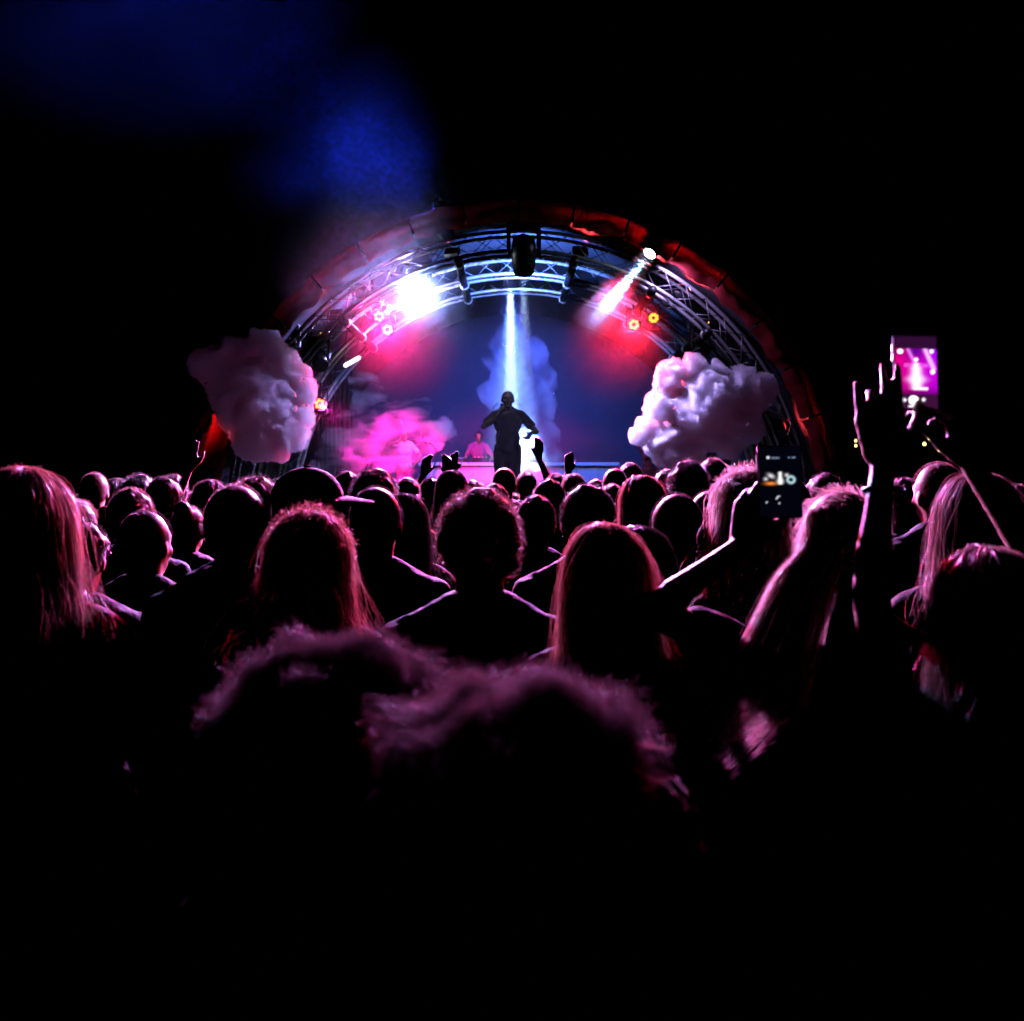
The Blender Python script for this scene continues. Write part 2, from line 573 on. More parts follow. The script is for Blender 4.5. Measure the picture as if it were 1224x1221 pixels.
# canopy skin, front valance and backdrop
can = thing('stage_canopy', 'fabric barrel canopy with red front valance over the stage', 'canopy', (SX, 10.45, Z0))
nA, nY = 96, 16
V = []; Fc = []
for j in range(nY + 1):
    for i in range(nA + 1):
        a = math.pi * i / nA
        r = 3.86 + 0.025 * math.sin(j * 1.9 + i * 0.7) * math.sin(a)
        V.append((r * math.cos(a), 0.05 + 6.4 * j / nY, r * math.sin(a)))
Fc = [(j * (nA + 1) + i, j * (nA + 1) + i + 1, (j + 1) * (nA + 1) + i + 1, (j + 1) * (nA + 1) + i) for j in range(nY) for i in range(nA)]
b = MB(); b.raw(V, Fc)
obj('roof_skin', b.mesh('roof_skin'), M['canopy_inside'], can)
NP = 18
for p in range(NP):
    b = MB(); V = []; Fc = []
    k = 14; rr = 7
    for j in range(rr + 1):
        for i in range(k + 1):
            a = math.pi * (p + 0.02 + 0.96 * i / k) / NP
            u = j / rr
            wr = 0.05 * noise.noise(Vector((a * 9, u * 2.5, 1.0))) + 0.03 * noise.noise(Vector((a * 31, u * 3, 4.0)))
            r = 3.74 + 0.30 * u + 0.035 * noise.noise(Vector((a * 14, 2.0, 0))) + (0.03 * abs(math.sin(a * 27)) if j == 0 else 0) + (0.16 * u if a > 2.62 else 0)
            V.append((r * math.cos(a), -0.18 * (1 - (2 * u - 1) ** 2) + wr, r * math.sin(a)))
    Fc = [(j * (k + 1) + i, j * (k + 1) + i + 1, (j + 1) * (k + 1) + i + 1, (j + 1) * (k + 1) + i) for j in range(rr) for i in range(k)]
    b.raw(V, Fc)
    obj('valance_panel', b.mesh('valance_panel'), M['valance'], can)

b = MB()
n = 64
V = [(0, 0, 0)] + [(3.83 * math.cos(math.pi * i / n), 0, 3.83 * math.sin(math.pi * i / n)) for i in range(n + 1)]
Vb = [(x, 0.05, z) for x, y, z in V]
nn = len(V)
Fc = [(0, i, i + 1) for i in range(1, n + 1)] + [(nn, nn + i + 1, nn + i) for i in range(1, n + 1)] + [(i, nn + i, nn + i + 1, i + 1) for i in range(1, n + 1)]
b.raw(V + Vb, Fc)
tag(obj('stage_backdrop', b.mesh('stage_backdrop', False), M['backdrop'], None, (SX, 16.75, Z0 + 0.003)), 'dark blue semicircular backdrop at the back of the stage', 'backdrop')


def drape(x0, x1, y, z1, label):
    b = MB(); V = []; n = 60
    for i in range(n + 1):
        x = x0 + (x1 - x0) * i / n
        for z in (Z0 + 0.01, (Z0 + z1) / 2, z1):
            V.append((x - x0, 0.05 * math.sin(i * 0.9) + 0.02 * math.sin(i * 2.3 + z), z - Z0))
    Fc = [(3 * i + k, 3 * i + 3 + k, 3 * i + 4 + k, 3 * i + 1 + k) for i in range(n) for k in (0, 1)]
    b.raw(V, Fc)
    tag(obj('stage_drape', b.mesh('stage_drape'), M['drape'], None, (x0, y, Z0)), label, 'drape', 'black side drapes')


drape(2.48, 3.55, 14.4, Z0 + 2.55, 'black side drape closing the right of the stage')
drape(-3.4, -2.75, 14.4, Z0 + 2.55, 'black side drape closing the left of the stage')

# DJ table and gear
TD_, TZ = 14.8, 2.0
tb = thing('performance_table', 'long white table with pale cloth front behind the standing singer', 'table', (0.12, TD_, Z0))
b = MB(); b.box((0, 0.35, TZ - Z0 - 0.03), (3.55, 0.8, 0.06), bev=0.008); obj('table_top', b.mesh('table_top', False), M['table_white'], tb)
for i in range(5):
    b = MB(); V = []; k = 12
    for j in range(k + 1):
        x = -1.7 + 0.68 * i + 0.674 * j / k
        V += [(x, 0.02 + 0.006 * math.sin(j * 1.3 + i), 0.02), (x, 0.02 + 0.003 * math.sin(j), TZ - Z0 - 0.065)]
    b.raw(V, [(2 * j, 2 * j + 2, 2 * j + 3, 2 * j + 1) for j in range(k)])
    obj('front_panel', b.mesh('front_panel'), M['table_cloth'], tb)
for x in (-1.65, 1.65):
    for y in (0.1, 0.65):
        b = MB(); b.box((x, y, (TZ - Z0 - 0.06) / 2), (0.05, 0.05, TZ - Z0 - 0.06)); obj('leg', b.mesh('leg', False), M['black_metal'], tb)


def deck_player(x, label):
    t = thing('media_player', label, 'media player', (x, TD_ + 0.35, TZ), group='players on the long table')
    b = MB(); b.box((0, 0, 0.04), (0.32, 0.38, 0.075), bev=0.008); obj('case', b.mesh('case', False), M['black_plastic'], t)
    b = MB(); b.lathe([(0.10, 0), (0.10, 0.012), (0.085, 0.016), (0.03, 0.014)], 24, (0, -0.05, 0.078)); obj('jog_wheel', b.mesh('jog_wheel'), M['aluminium'], t)
    b = MB(); b.box((0, 0.13, 0.085), (0.2, 0.09, 0.012)); obj('display', b.mesh('display', False), M['led_dim_blue'], t)


deck_player(-0.95, 'black media player on the white table, left of the mixer')
deck_player(-0.18, 'black media player on the white table, right of the mixer')
t = thing('audio_mixer', 'black audio mixer between two players on the white table', 'mixer', (-0.565, TD_ + 0.35, TZ))
b = MB(); b.box((0, 0, 0.045), (0.3, 0.38, 0.085), bev=0.008); obj('case', b.mesh('case', False), M['black_plastic'], t)
kb = MB(); kb.lathe([(0.012, 0), (0.012, 0.02), (0.008, 0.024)], 10); kme = kb.mesh('knob')
for i in range(4):
    for j in range(4):
        obj('knob', kme, M['aluminium'], t, (-0.1 + 0.066 * i, -0.05 + 0.055 * j, 0.088))


# ------------------------------------------------------------------ lamps
def petal_lamp(px, py, d, label, target, power, color=(1.0, 0.06, 0.12), led='led_red', size=0.088, angle=110, petals=6, group='red petal lamps', light_to=None):
    c = P(px, py, d)
    t = thing('stage_lamp', label, 'lamp', c, group=group)
    dr = (Vector(target) - c).normalized(); R = np.array(aim(dr))
    b = MB(); b.lathe([(size * 0.7, 0.16), (size * 0.95, 0.10), (size * 1.12, 0.0), (size * 1.12, -0.03), (size * 1.05, -0.03), (size * 1.02, -0.005)], 28, rot=R)
    can_ = obj('housing', b.mesh('housing'), M['black_metal'], t)
    b = MB()
    for s in (-1, 1):
        b.cone((s * size * 1.2, 0.03, 0), 0.008, (s * size * 1.2, 0.05, 0.2), 0.008, 6, 1)
    b.cone((-size * 1.2, 0.05, 0.2), 0.008, (size * 1.2, 0.05, 0.2), 0.008, 6, 1)
    b.cone((0, 0.05, 0.2), 0.016, (0, 0.08, 0.3), 0.016, 8, 1)
    obj('bracket', b.mesh('bracket'), M['black_metal'], t)
    for k in range(petals):
        a = 2 * math.pi * k / petals + 0.3
        q = MB(); q.lathe([(size * 0.30, 0.0), (size * 0.30, 0.006), (size * 0.16, 0.012)], 14)
        o = np.array([size * 0.58 * math.cos(a), size * 0.58 * math.sin(a), -0.03])
        q2 = MB(); q2.raw((np.concatenate(q.v) * np.array([1, 1, -1]) + o) @ R.T, [tuple(reversed(f)) for f in q.f])
        obj('led_lens', q2.mesh('led_lens'), M[led], t)
    q = MB(); q.ell(np.array([0, 0, -0.024]) @ R.T, (size * 0.12,) * 3, 10, 6)
    obj('centre_cap', q.mesh('centre_cap'), M['black_metal'], t)
    if power:
        spot(t, dr * 0.09, (Vector(light_to) - c) if light_to else dr, power, color, angle, 0.6, size * 0.6)
    return t


def moving_head(px, py, d, label, direction, power=0, color=(1, 1, 1), angle=10, lens='glass_lens', blend=0.3, s=1.0, dot=True, radius=0.04, group='moving head lamps'):
    """yoke-mounted lamp; (px, py) is where its lens shows"""
    dr = Vector(direction).normalized()
    L = P(px, py, d)
    piv = L - dr * 0.22 * s
    t = thing('moving_head_lamp', label, 'lamp', piv, group=group)
    R = np.array(aim(dr))
    b = MB(); b.lathe([(0.07 * s, 0.19 * s), (0.115 * s, 0.15 * s), (0.13 * s, 0.02 * s), (0.12 * s, -0.12 * s), (0.11 * s, -0.215 * s), (0.098 * s, -0.215 * s), (0.095 * s, -0.20 * s)], 28, rot=R)
    h = obj('head', b.mesh('head'), M['black_plastic'], t)
    b = MB(); b.lathe([(0.03 * s, -0.212 * s), (0.094 * s, -0.205 * s), (0.094 * s, -0.199 * s)], 28, rot=R)
    obj('lens', b.mesh('lens'), M[lens], h)
    b = MB()
    for sgn in (-1, 1):
        b.box((sgn * 0.155 * s, 0, 0.12 * s), (0.045 * s, 0.11 * s, 0.30 * s), bev=0.01 * s)
    b.box((0, 0, 0.27 * s), (0.35 * s, 0.13 * s, 0.05 * s), bev=0.01 * s)
    obj('yoke', b.mesh('yoke'), M['black_plastic'], t)
    b = MB(); b.box((0, 0, 0.36 * s), (0.34 * s, 0.24 * s, 0.13 * s), bev=0.02 * s)
    bs = obj('base', b.mesh('base'), M['black_plastic'], t)
    if dot:
        b = MB(); b.ell((0.05, -0.122 * s, 0.36 * s), (0.012,) * 3, 8, 6); obj('status_light', b.mesh('status_light'), M['led_dot'], bs)
    b = MB()
    for sgn in (-1, 1):
        b.tube([(sgn * 0.09 * s, 0, 0.42 * s), (sgn * 0.11 * s, 0, 0.47 * s), (sgn * 0.10 * s, 0, 0.53 * s)], 0.018 * s, 8)
    obj('clamp', b.mesh('clamp'), M['aluminium'], t)
    if power:
        spot(t, dr * 0.235 * s, dr, power, color, angle, blend, radius)
    return t


CROWD = (0.3, 2.2, 1.2)
PAR = 11000
petal_lamp(453, 378, 11.75, 'upper of the two red petal lamps left of the white glare', CROWD, PAR * 0.45, (1.0, 0.02, 0.16), angle=75)
petal_lamp(463, 394, 11.75, 'lower of the two red petal lamps left of the white glare', CROWD, PAR * 0.45, (1.0, 0.02, 0.22), angle=75)
petal_lamp(382, 483, 11.9, 'red petal lamp beside the right edge of left smoke cloud', (0.6, 3.0, 1.6), 8500, (1.0, 0.01, 0.42), angle=56, light_to=(-1.9, 13.8, 2.0))
petal_lamp(361, 478, 11.4, 'red petal lamp half drowned in the left smoke cloud', CROWD, 400, (1.0, 0.05, 0.3), angle=80)
petal_lamp(758, 388, 11.9, 'bright red petal lamp on the right with a red halo', (-0.6, 3.0, 1.2), PAR * 0.6, (1.0, 0.015, 0.05), angle=62)
petal_lamp(781, 380, 11.7, 'amber petal lamp right of the bright red one', (1.0, 3.0, 1.2), 0, led='led_amber', size=0.08, petals=8)

WHITE = (0.42, 0.58, 1.0)
L1 = P(497, 352, 11.3)
mh = moving_head(497, 352, 11.3, 'moving head lamp glaring white at the crowd, left of centre', Vector((0.2, 0, 1.2)) - L1, 16000, (0.28, 0.38, 1.0), 98, 'lens_white', 0.8, 1.25, False, 0.10)
spot(mh, Vector((0.15, 0.3, -0.1)), (0.3, 1.0, 0.35), 130, (0.36, 0.38, 1.0), 160, 0.5, 0.05)  # added spill spot lighting the arches behind this lamp
spot(mh, Vector((-0.2, 0.2, -0.1)), (-0.9, -0.25, -0.5), 380, (0.45, 0.36, 1.0), 140, 0.7, 0.05)  # added side spill for the left truss and smoke cloud
mh = moving_head(626, 325, 10.95, 'large moving head hung at the crown, beam straight down', (0.02, 1.15, -1.0), 90000, WHITE, 10, 'lens_white', 0.3, 1.25)
spot(mh, Vector((0, -0.32, -0.05)), (0.0, -1.0, -1.3), 11500, (0.46, 0.36, 1.0), 128, 0.8, 0.06)  # added wide wash for the two smoke clouds and the crowd
spot(mh, Vector((0, 0.3, -0.1)), (0.0, 1.0, 0.4), 560, (0.10, 0.24, 1.0), 160, 0.5, 0.05)  # added up-spill brightening the middle and rear arches
spot(mh, Vector((0, -0.34, 0.0)), (0.05, -1.0, -0.28), 15000, (1.0, 0.07, 0.62), 80, 0.8, 0.08)  # added magenta spot for the rim light on the crowd
mh = moving_head(610, 343, 12.5, 'moving head behind the crown lamp with a narrow white beam', (0.003, 0.36, -1.0), 560000, WHITE, 8, 'lens_white', 0.3, 0.9, False)
spot(mh, Vector((0, 0.09, -0.24)), (0.02, 0.42, -1.0), 150000, (0.16, 0.36, 1.0), 26, 0.9, 0.05)  # added wider cone brightening the smoke plume
spot(mh, Vector((0, 0.25, -0.2)), (0.0, 1.0, -0.75), 1000, (0.02, 0.07, 1.0), 100, 1.0, 0.06)  # added blue wash on the backdrop
RB = P(776, 304, 10.36); RT = P(733, 356, 10.05)
mh = moving_head(776, 304, 10.36, 'moving head on the right arch casting the slanted white beam', RT - RB, 85000, (0.13, 0.36, 1.0), 9, 'lens_white', 0.4, 0.8, False)
spot(mh, Vector((0.1, 0.0, -0.25)), (0.6, 0.5, -0.8), 45, (0.55, 0.38, 1.0), 150, 0.7, 0.05)  # added spill on the right side of the arches
BB = P(520, 262, 10.6)
moving_head(520, 262, 10.6, 'moving head on top of the arch throwing blue light up left', Vector((-0.8, -0.75, 0.9)), 2400, (0.01, 0.04, 1.0), 105, 'lens_soft', 1.0, 0.8, False)
moving_head(437, 362, 11.2, 'unlit moving head just left of the paired red lamps', (0.3, -0.6, -0.7), 0, s=0.8)
moving_head(799, 361, 11.1, 'unlit moving head above the right amber lamp', (-0.1, -0.8, -0.5), 0, s=0.9)
moving_head(384, 438, 11.2, 'unlit moving head on the left arch above the smoke', (0.3, -0.7, -0.6), 0, s=0.9)
moving_head(838, 425, 11.2, 'unlit moving head on the right arch above the smoke', (-0.3, -0.7, -0.6), 0, s=0.9)
moving_head(893, 442, 10.9, 'unlit moving head low on the right arch', (-0.5, -0.7, -0.5), 0, s=0.8)
moving_head(352, 425, 10.9, 'unlit moving head low on the left arch', (0.5, -0.7, -0.5), 0, s=0.8)

# short glowing tube painting the catch light on a lamp bracket
for a, bb, d, lab in (((413, 437), (429, 428), 11.9, 'short glowing tube painting a bracket glint on the left of the arch'),):
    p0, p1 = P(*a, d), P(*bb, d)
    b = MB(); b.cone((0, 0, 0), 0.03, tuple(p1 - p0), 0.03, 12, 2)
    o = obj('glint_tube', b.mesh('glint_tube'), M['glint_white'], None, p0); tag(o, lab, 'lamp')
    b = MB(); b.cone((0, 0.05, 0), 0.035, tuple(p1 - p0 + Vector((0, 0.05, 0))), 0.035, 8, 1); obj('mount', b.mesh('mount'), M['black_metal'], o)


def flood(ang, label, power=260, out=0.10):  # added red lamp that makes the valance fabric glow from behind
    a = math.radians(ang); r = 3.60
    c = Vector((SX + r * math.cos(a), 10.98, Z0 + r * math.sin(a)))
    t = thing('added_red_flood', label, 'lamp', c, group='red floods added behind the valance')
    dr = Vector((0.36 * math.cos(a), -0.42, 0.36 * math.sin(a))).normalized(); R = np.array(aim(dr))
    b = MB(); b.box((0, 0, 0.03), (0.20, 0.14, 0.07), R, 0.01); obj('housing', (lambda q: q.mesh('housing'))(b), M['black_metal'], t)
    b = MB(); b.box(tuple(R @ np.array([0, 0, -0.012])), (0.07, 0.05, 0.006), R); obj('lens', b.mesh('lens', False), M['led_red'], t)
    spot(t, dr * 0.04, dr, power, (1.0, 0.04, 0.05), 100, 0.9, 0.06)


for ang, pw, lab in ((64, 1500, 'right of the crown'), (77, 420, 'just right of the crown'), (54, 380, 'right shoulder of the arch'), (104, 40, 'just left of the crown'),
                     (116, 40, 'left shoulder of the arch'), (132, 120, 'left flank of the arch'), (20, 55, 'right foot of the arch'), (159, 1500, 'left foot of the arch beside the smoke')):
    flood(ang, 'small red flood lamp added behind the valance to light it, ' + lab, pw)

# ------------------------------------------------------------------ smoke
def cloud(name, blobs, d, mat, label, voxel=0.015, amp=0.085, freq=4.6, seed=0, thick=0.8, cat='smoke', octs=6, kind=None, shrink=0.9):
    rs = np.random.default_rng(seed)
    base = P(blobs[0][0], blobs[0][1], d)
    b = MB()
    for (px, py, r, *dd) in blobs:
        dz = dd[0] if dd else 0.0
        c = P(px, py, d + dz) - base
        R = r / F * d * shrink
        b.ell(tuple(c), (R, R * thick, R), 18, 12)
    me = fuse(b, name, voxel, 2)
    n = len(me.vertices)
    co = np.empty(n * 3, np.float32); me.vertices.foreach_get('co', co); co = co.reshape(-1, 3)
    no = np.empty(n * 3, np.float32); me.vertices.foreach_get('normal', no); no = no.reshape(-1, 3)
    out = co.copy()
    off = Vector(rs.uniform(-50, 50, 3))
    for i in range(n):
        v = Vector(co[i]); s = 0.0; a = 1.0; f = freq
        for k in range(octs):
            s += a * (0.5 - abs(noise.noise(v * f + off))) * 1.6
            a *= 0.5; f *= 2.1
        out[i] = co[i] + no[i] * (amp * s - amp * 0.3)
    me.vertices.foreach_set('co', out.ravel()); me.update()
    o = obj(name, me, mat, None, base)
    return tag(o, label, cat, kind=kind)


M['smoke_dense'] = volume('smoke_dense', 26.0, (0.92, 0.90, 0.95), 0.2, 4.5, 0.18, 0.48, 6)
M['smoke_pink'] = volume('smoke_stage', 5.0, (0.95, 0.93, 0.95), 0.1, 2.3, 0.48, 0.70, 7, (0.7, 1, 1.6))
M['smoke_plume'] = volume('smoke_plume', 2.0, (0.95, 0.95, 0.97), 0.0, 2.0, 0.44, 0.70, 6, (1, 1, 0.7))
M['smoke_puff'] = volume('smoke_puff', 1.0, (0.95, 0.95, 0.97), 0.2)
M['smoke_thin'] = volume('smoke_thin', 0.0095, (0.95, 0.95, 0.97), 0.45)

cloud('smoke_cloud', [(310, 476, 52), (258, 441, 24), (282, 438, 32), (318, 424, 26), (316, 408, 14), (342, 446, 26), (360, 470, 17), (358, 498, 14), (343, 515, 25), (308, 520, 30), (288, 490, 28), (246, 438, 17), (272, 462, 24), (330, 535, 14)],
      10.15, M['smoke_dense'], 'billowing purple smoke cloud at the left end of the stage', seed=1)
cloud('smoke_cloud', [(845, 492, 52), (880, 478, 36), (906, 466, 18), (916, 464, 10), (805, 455, 22), (832, 444, 20), (860, 452, 18), (886, 458, 18), (797, 490, 25), (773, 516, 14), (764, 521, 8), (802, 528, 30), (830, 535, 22), (812, 548, 12), (870, 520, 26), (892, 508, 20)],
      10.15, M['smoke_dense'], 'billowing purple smoke cloud at the right end of the stage', seed=5)
cloud('stage_smoke', [(455, 520, 34), (420, 530, 34), (400, 555, 30), (490, 505, 26), (520, 515, 18), (540, 520, 9), (470, 545, 30), (440, 480, 18), (434, 458, 12), (500, 540, 16), (505, 488, 12)],
      13.4, M['smoke_pink'], 'hot pink smoke drifting low over the left of the stage', seed=9, amp=0.14, freq=2.2, voxel=0.05, thick=1.1)
cloud('smoke_plume', [(612, 450, 30), (600, 428, 22), (632, 430, 24), (625, 470, 32), (645, 490, 22), (652, 520, 20), (657, 545, 14), (590, 470, 16), (640, 455, 22), (612, 400, 18), (612, 375, 10), (620, 500, 30), (625, 535, 30)],
      14.0, M['smoke_plume'], 'blue white smoke plume rising behind the singer', seed=12, amp=0.12, freq=2.0, voxel=0.05, thick=1.0)
tr_ = RT - RB
TL = tr_.length
m, nt, out = new_mat('smoke_trail')
v = nt.nodes.new('ShaderNodeVolumePrincipled'); v.inputs['Color'].default_value = (0.95, 0.95, 0.97, 1)
tc = nt.nodes.new('ShaderNodeTexCoord'); dt = nt.nodes.new('ShaderNodeVectorMath'); dt.operation = 'DOT_PRODUCT'
dt.inputs[1].default_value = tr_.normalized() / TL
nt.links.new(tc.outputs['Object'], dt.inputs[0])
r = nt.nodes.new('ShaderNodeMapRange'); r.interpolation_type = 'SMOOTHSTEP'
r.inputs[1].default_value = 1.75; r.inputs[2].default_value = 0.75; r.inputs[3].default_value = 0.0; r.inputs[4].default_value = 0.10
nt.links.new(dt.outputs['Value'], r.inputs[0]); nt.links.new(r.outputs[0], v.inputs['Density']); nt.links.new(v.outputs[0], out.inputs['Volume'])
b = MB(); b.cone(tuple(tr_ * 0.05), 0.10, tuple(tr_ * 1.8), 0.26, 20, 3)
tag(obj('smoke_trail', fuse(b, 'smoke_trail', 0.03, 2), m, None, RB), 'thin smoke caught in the slanted white beam at upper right', 'smoke')
# thin smoke that fills the stage under its roof
b = MB(); V = []; n = 40
for y, rh in ((10.6, 3.66), (16.65, 3.66)):
    V += [(rh * math.cos(math.pi * i / n), y, rh * math.sin(math.pi * i / n) + 0.02) for i in range(n + 1)]
k = n + 1
Fc = [(i, i + 1, k + i + 1, k + i) for i in range(n)] + [(0, k, 2 * k - 1, k - 1), tuple(range(k - 1, -1, -1)), tuple(range(k, 2 * k))]
b.raw(V, Fc)
me_h = b.mesh('stage_haze', False)
import bmesh
bmh = bmesh.new(); bmh.from_mesh(me_h); bmesh.ops.recalc_face_normals(bmh, faces=bmh.faces); bmh.to_mesh(me_h); bmh.free()
tag(obj('stage_haze', me_h, M['smoke_thin'], None, (SX, 0, Z0)), 'thin blue haze filling the stage under the arches', 'haze', kind='stuff')
# drifting wisps in the blue light above the left of the crowd


def wisp(px, py, d, rx, ry, rz, density, label, seed):
    m, nt, out = new_mat('smoke_wisp')
    v = nt.nodes.new('ShaderNodeVolumePrincipled'); v.inputs['Color'].default_value = (0.95, 0.95, 1, 1); v.inputs['Anisotropy'].default_value = 0.3
    tc = nt.nodes.new('ShaderNodeTexCoord')
    ln = nt.nodes.new('ShaderNodeVectorMath'); ln.operation = 'LENGTH'; nt.links.new(tc.outputs['Object'], ln.inputs[0])
    r = nt.nodes.new('ShaderNodeMapRange'); r.interpolation_type = 'SMOOTHSTEP'
    r.inputs[1].default_value = 1.0; r.inputs[2].default_value = 0.15; r.inputs[3].default_value = 0.0; r.inputs[4].default_value = density
    nt.links.new(ln.outputs['Value'], r.inputs[0])
    n = nt.nodes.new('ShaderNodeTexNoise'); n.inputs['Scale'].default_value = 1.6; n.inputs['Detail'].default_value = 3
    nt.links.new(tc.outputs['Object'], n.inputs['Vector'])
    q = nt.nodes.new('ShaderNodeMapRange'); q.inputs[1].default_value = 0.38; q.inputs[2].default_value = 0.65
    nt.links.new(n.outputs['Fac'], q.inputs[0])
    mu = nt.nodes.new('ShaderNodeMath'); mu.operation = 'MULTIPLY'
    nt.links.new(r.outputs[0], mu.inputs[0]); nt.links.new(q.outputs[0], mu.inputs[1]); nt.links.new(mu.outputs[0], v.inputs['Density'])
    nt.links.new(v.outputs[0], out.inputs['Volume'])
    b = MB(); b.ell((0, 0, 0), (1, 1, 1), 24, 16)
    V = np.concatenate(b.v); V *= (1 + 0.06 * np.array([noise.noise(Vector(p) * 2 + Vector((seed, 0, 0))) for p in V]))[:, None]
    c = MB(); c.raw(V, b.f)
    tag(obj('smoke_wisp', c.mesh('smoke_wisp'), m, None, P(px, py, d), scale=(rx, ry, rz)), label, 'smoke')


wisp(500, 352, 11.02, 0.46, 0.30, 0.46, 0.20, 'smoke wisp added to give the glaring lamp a blue white halo', 6)  # extra smoke added so the lamp gets its halo
wisp(735, 354, 10.05, 0.26, 0.22, 0.26, 1.1, 'small bright smoke puff in the slanted beam at upper right', 5)
wisp(400, 215, 9.7, 1.5, 0.8, 1.9, 0.07, 'faint blue smoke wisp above the left of the arch', 3)
wisp(150, 10, 8.6, 2.6, 1.3, 1.5, 0.085, 'faint blue smoke wisp in the top left of the sky', 9)

# ------------------------------------------------------------------ people
def two_bone(a, c, l1, l2, hint):
    """elbow place between shoulder a and wrist c; also the reachable wrist"""
    a = np.array(a, float); c = np.array(c, float)
    v = c - a; D = np.linalg.norm(v); m = (l1 + l2) * 0.985
    if D > m:
        c = a + v / D * m; v = c - a; D = m
    x = (l1 * l1 - l2 * l2 + D * D) / (2 * D)
    h = math.sqrt(max(l1 * l1 - x * x, 1e-6))
    ax = v / D; k = np.array(hint, float); k = k - ax * k.dot(ax); k /= np.linalg.norm(k) + 1e-9
    return a + ax * x + k * h, c


def unit(v):
    v = np.array(v, float); return v / (np.linalg.norm(v) + 1e-12)


def hand(b, w, dirn, palm_n, side, curl=(0.35, 0.35, 0.4, 0.45), thumb=0.7, grow=0.0):
    """palm, four jointed fingers and a thumb; w wrist, dirn towards the fingertips, palm_n out of the palm, side=+1 thumb on the left of the back"""
    d = unit(dirn); n = unit(np.array(palm_n) - d * np.dot(palm_n, d)); s = -np.cross(n, d) * side   # s points to the thumb side
    w = np.array(w, float)
    offs = (0.030, 0.010, -0.011, -0.031)
    base = (0.088, 0.092, 0.087, 0.078)
    lens = ((0.042, 0.025, 0.02), (0.046, 0.029, 0.021), (0.042, 0.027, 0.02), (0.033, 0.02, 0.018))
    for o, bs, ln, cu in zip(offs, base, lens, curl):
        k = w + d * bs + s * o * 1.08
        b.cone(w + s * o * 0.6 + d * 0.01, 0.017 + grow, k, 0.0125 + grow, 8, 2)
        p = k; a = 0.0; r = 0.0098
        for q, l in enumerate(ln):
            a += cu * (0.8 if q == 0 else 1.0)
            dd = unit(d * math.cos(a) + n * math.sin(a) + s * o * 1.2)
            p2 = p + dd * l
            b.cone(p, r + grow, p2, r * 0.9 + grow, 8, 2); p = p2; r *= 0.9
    p = w + s * 0.022 + d * 0.02 + n * 0.008
    p1 = p + unit(s * 0.75 * thumb + d * 0.7 + n * 0.35) * 0.048
    p2 = p1 + unit(s * 0.35 * thumb + d * 0.9 + n * 0.3) * 0.036
    p3 = p2 + unit(s * 0.1 * thumb + d + n * 0.3) * 0.026
    b.cone(p, 0.017 + grow, p1, 0.0125 + grow, 8, 2); b.cone(p1, 0.0118 + grow, p2, 0.0105 + grow, 8, 2); b.cone(p2, 0.0105 + grow, p3, 0.009 + grow, 8, 2)


HEADC = np.array([0, 0.0, 1.64])


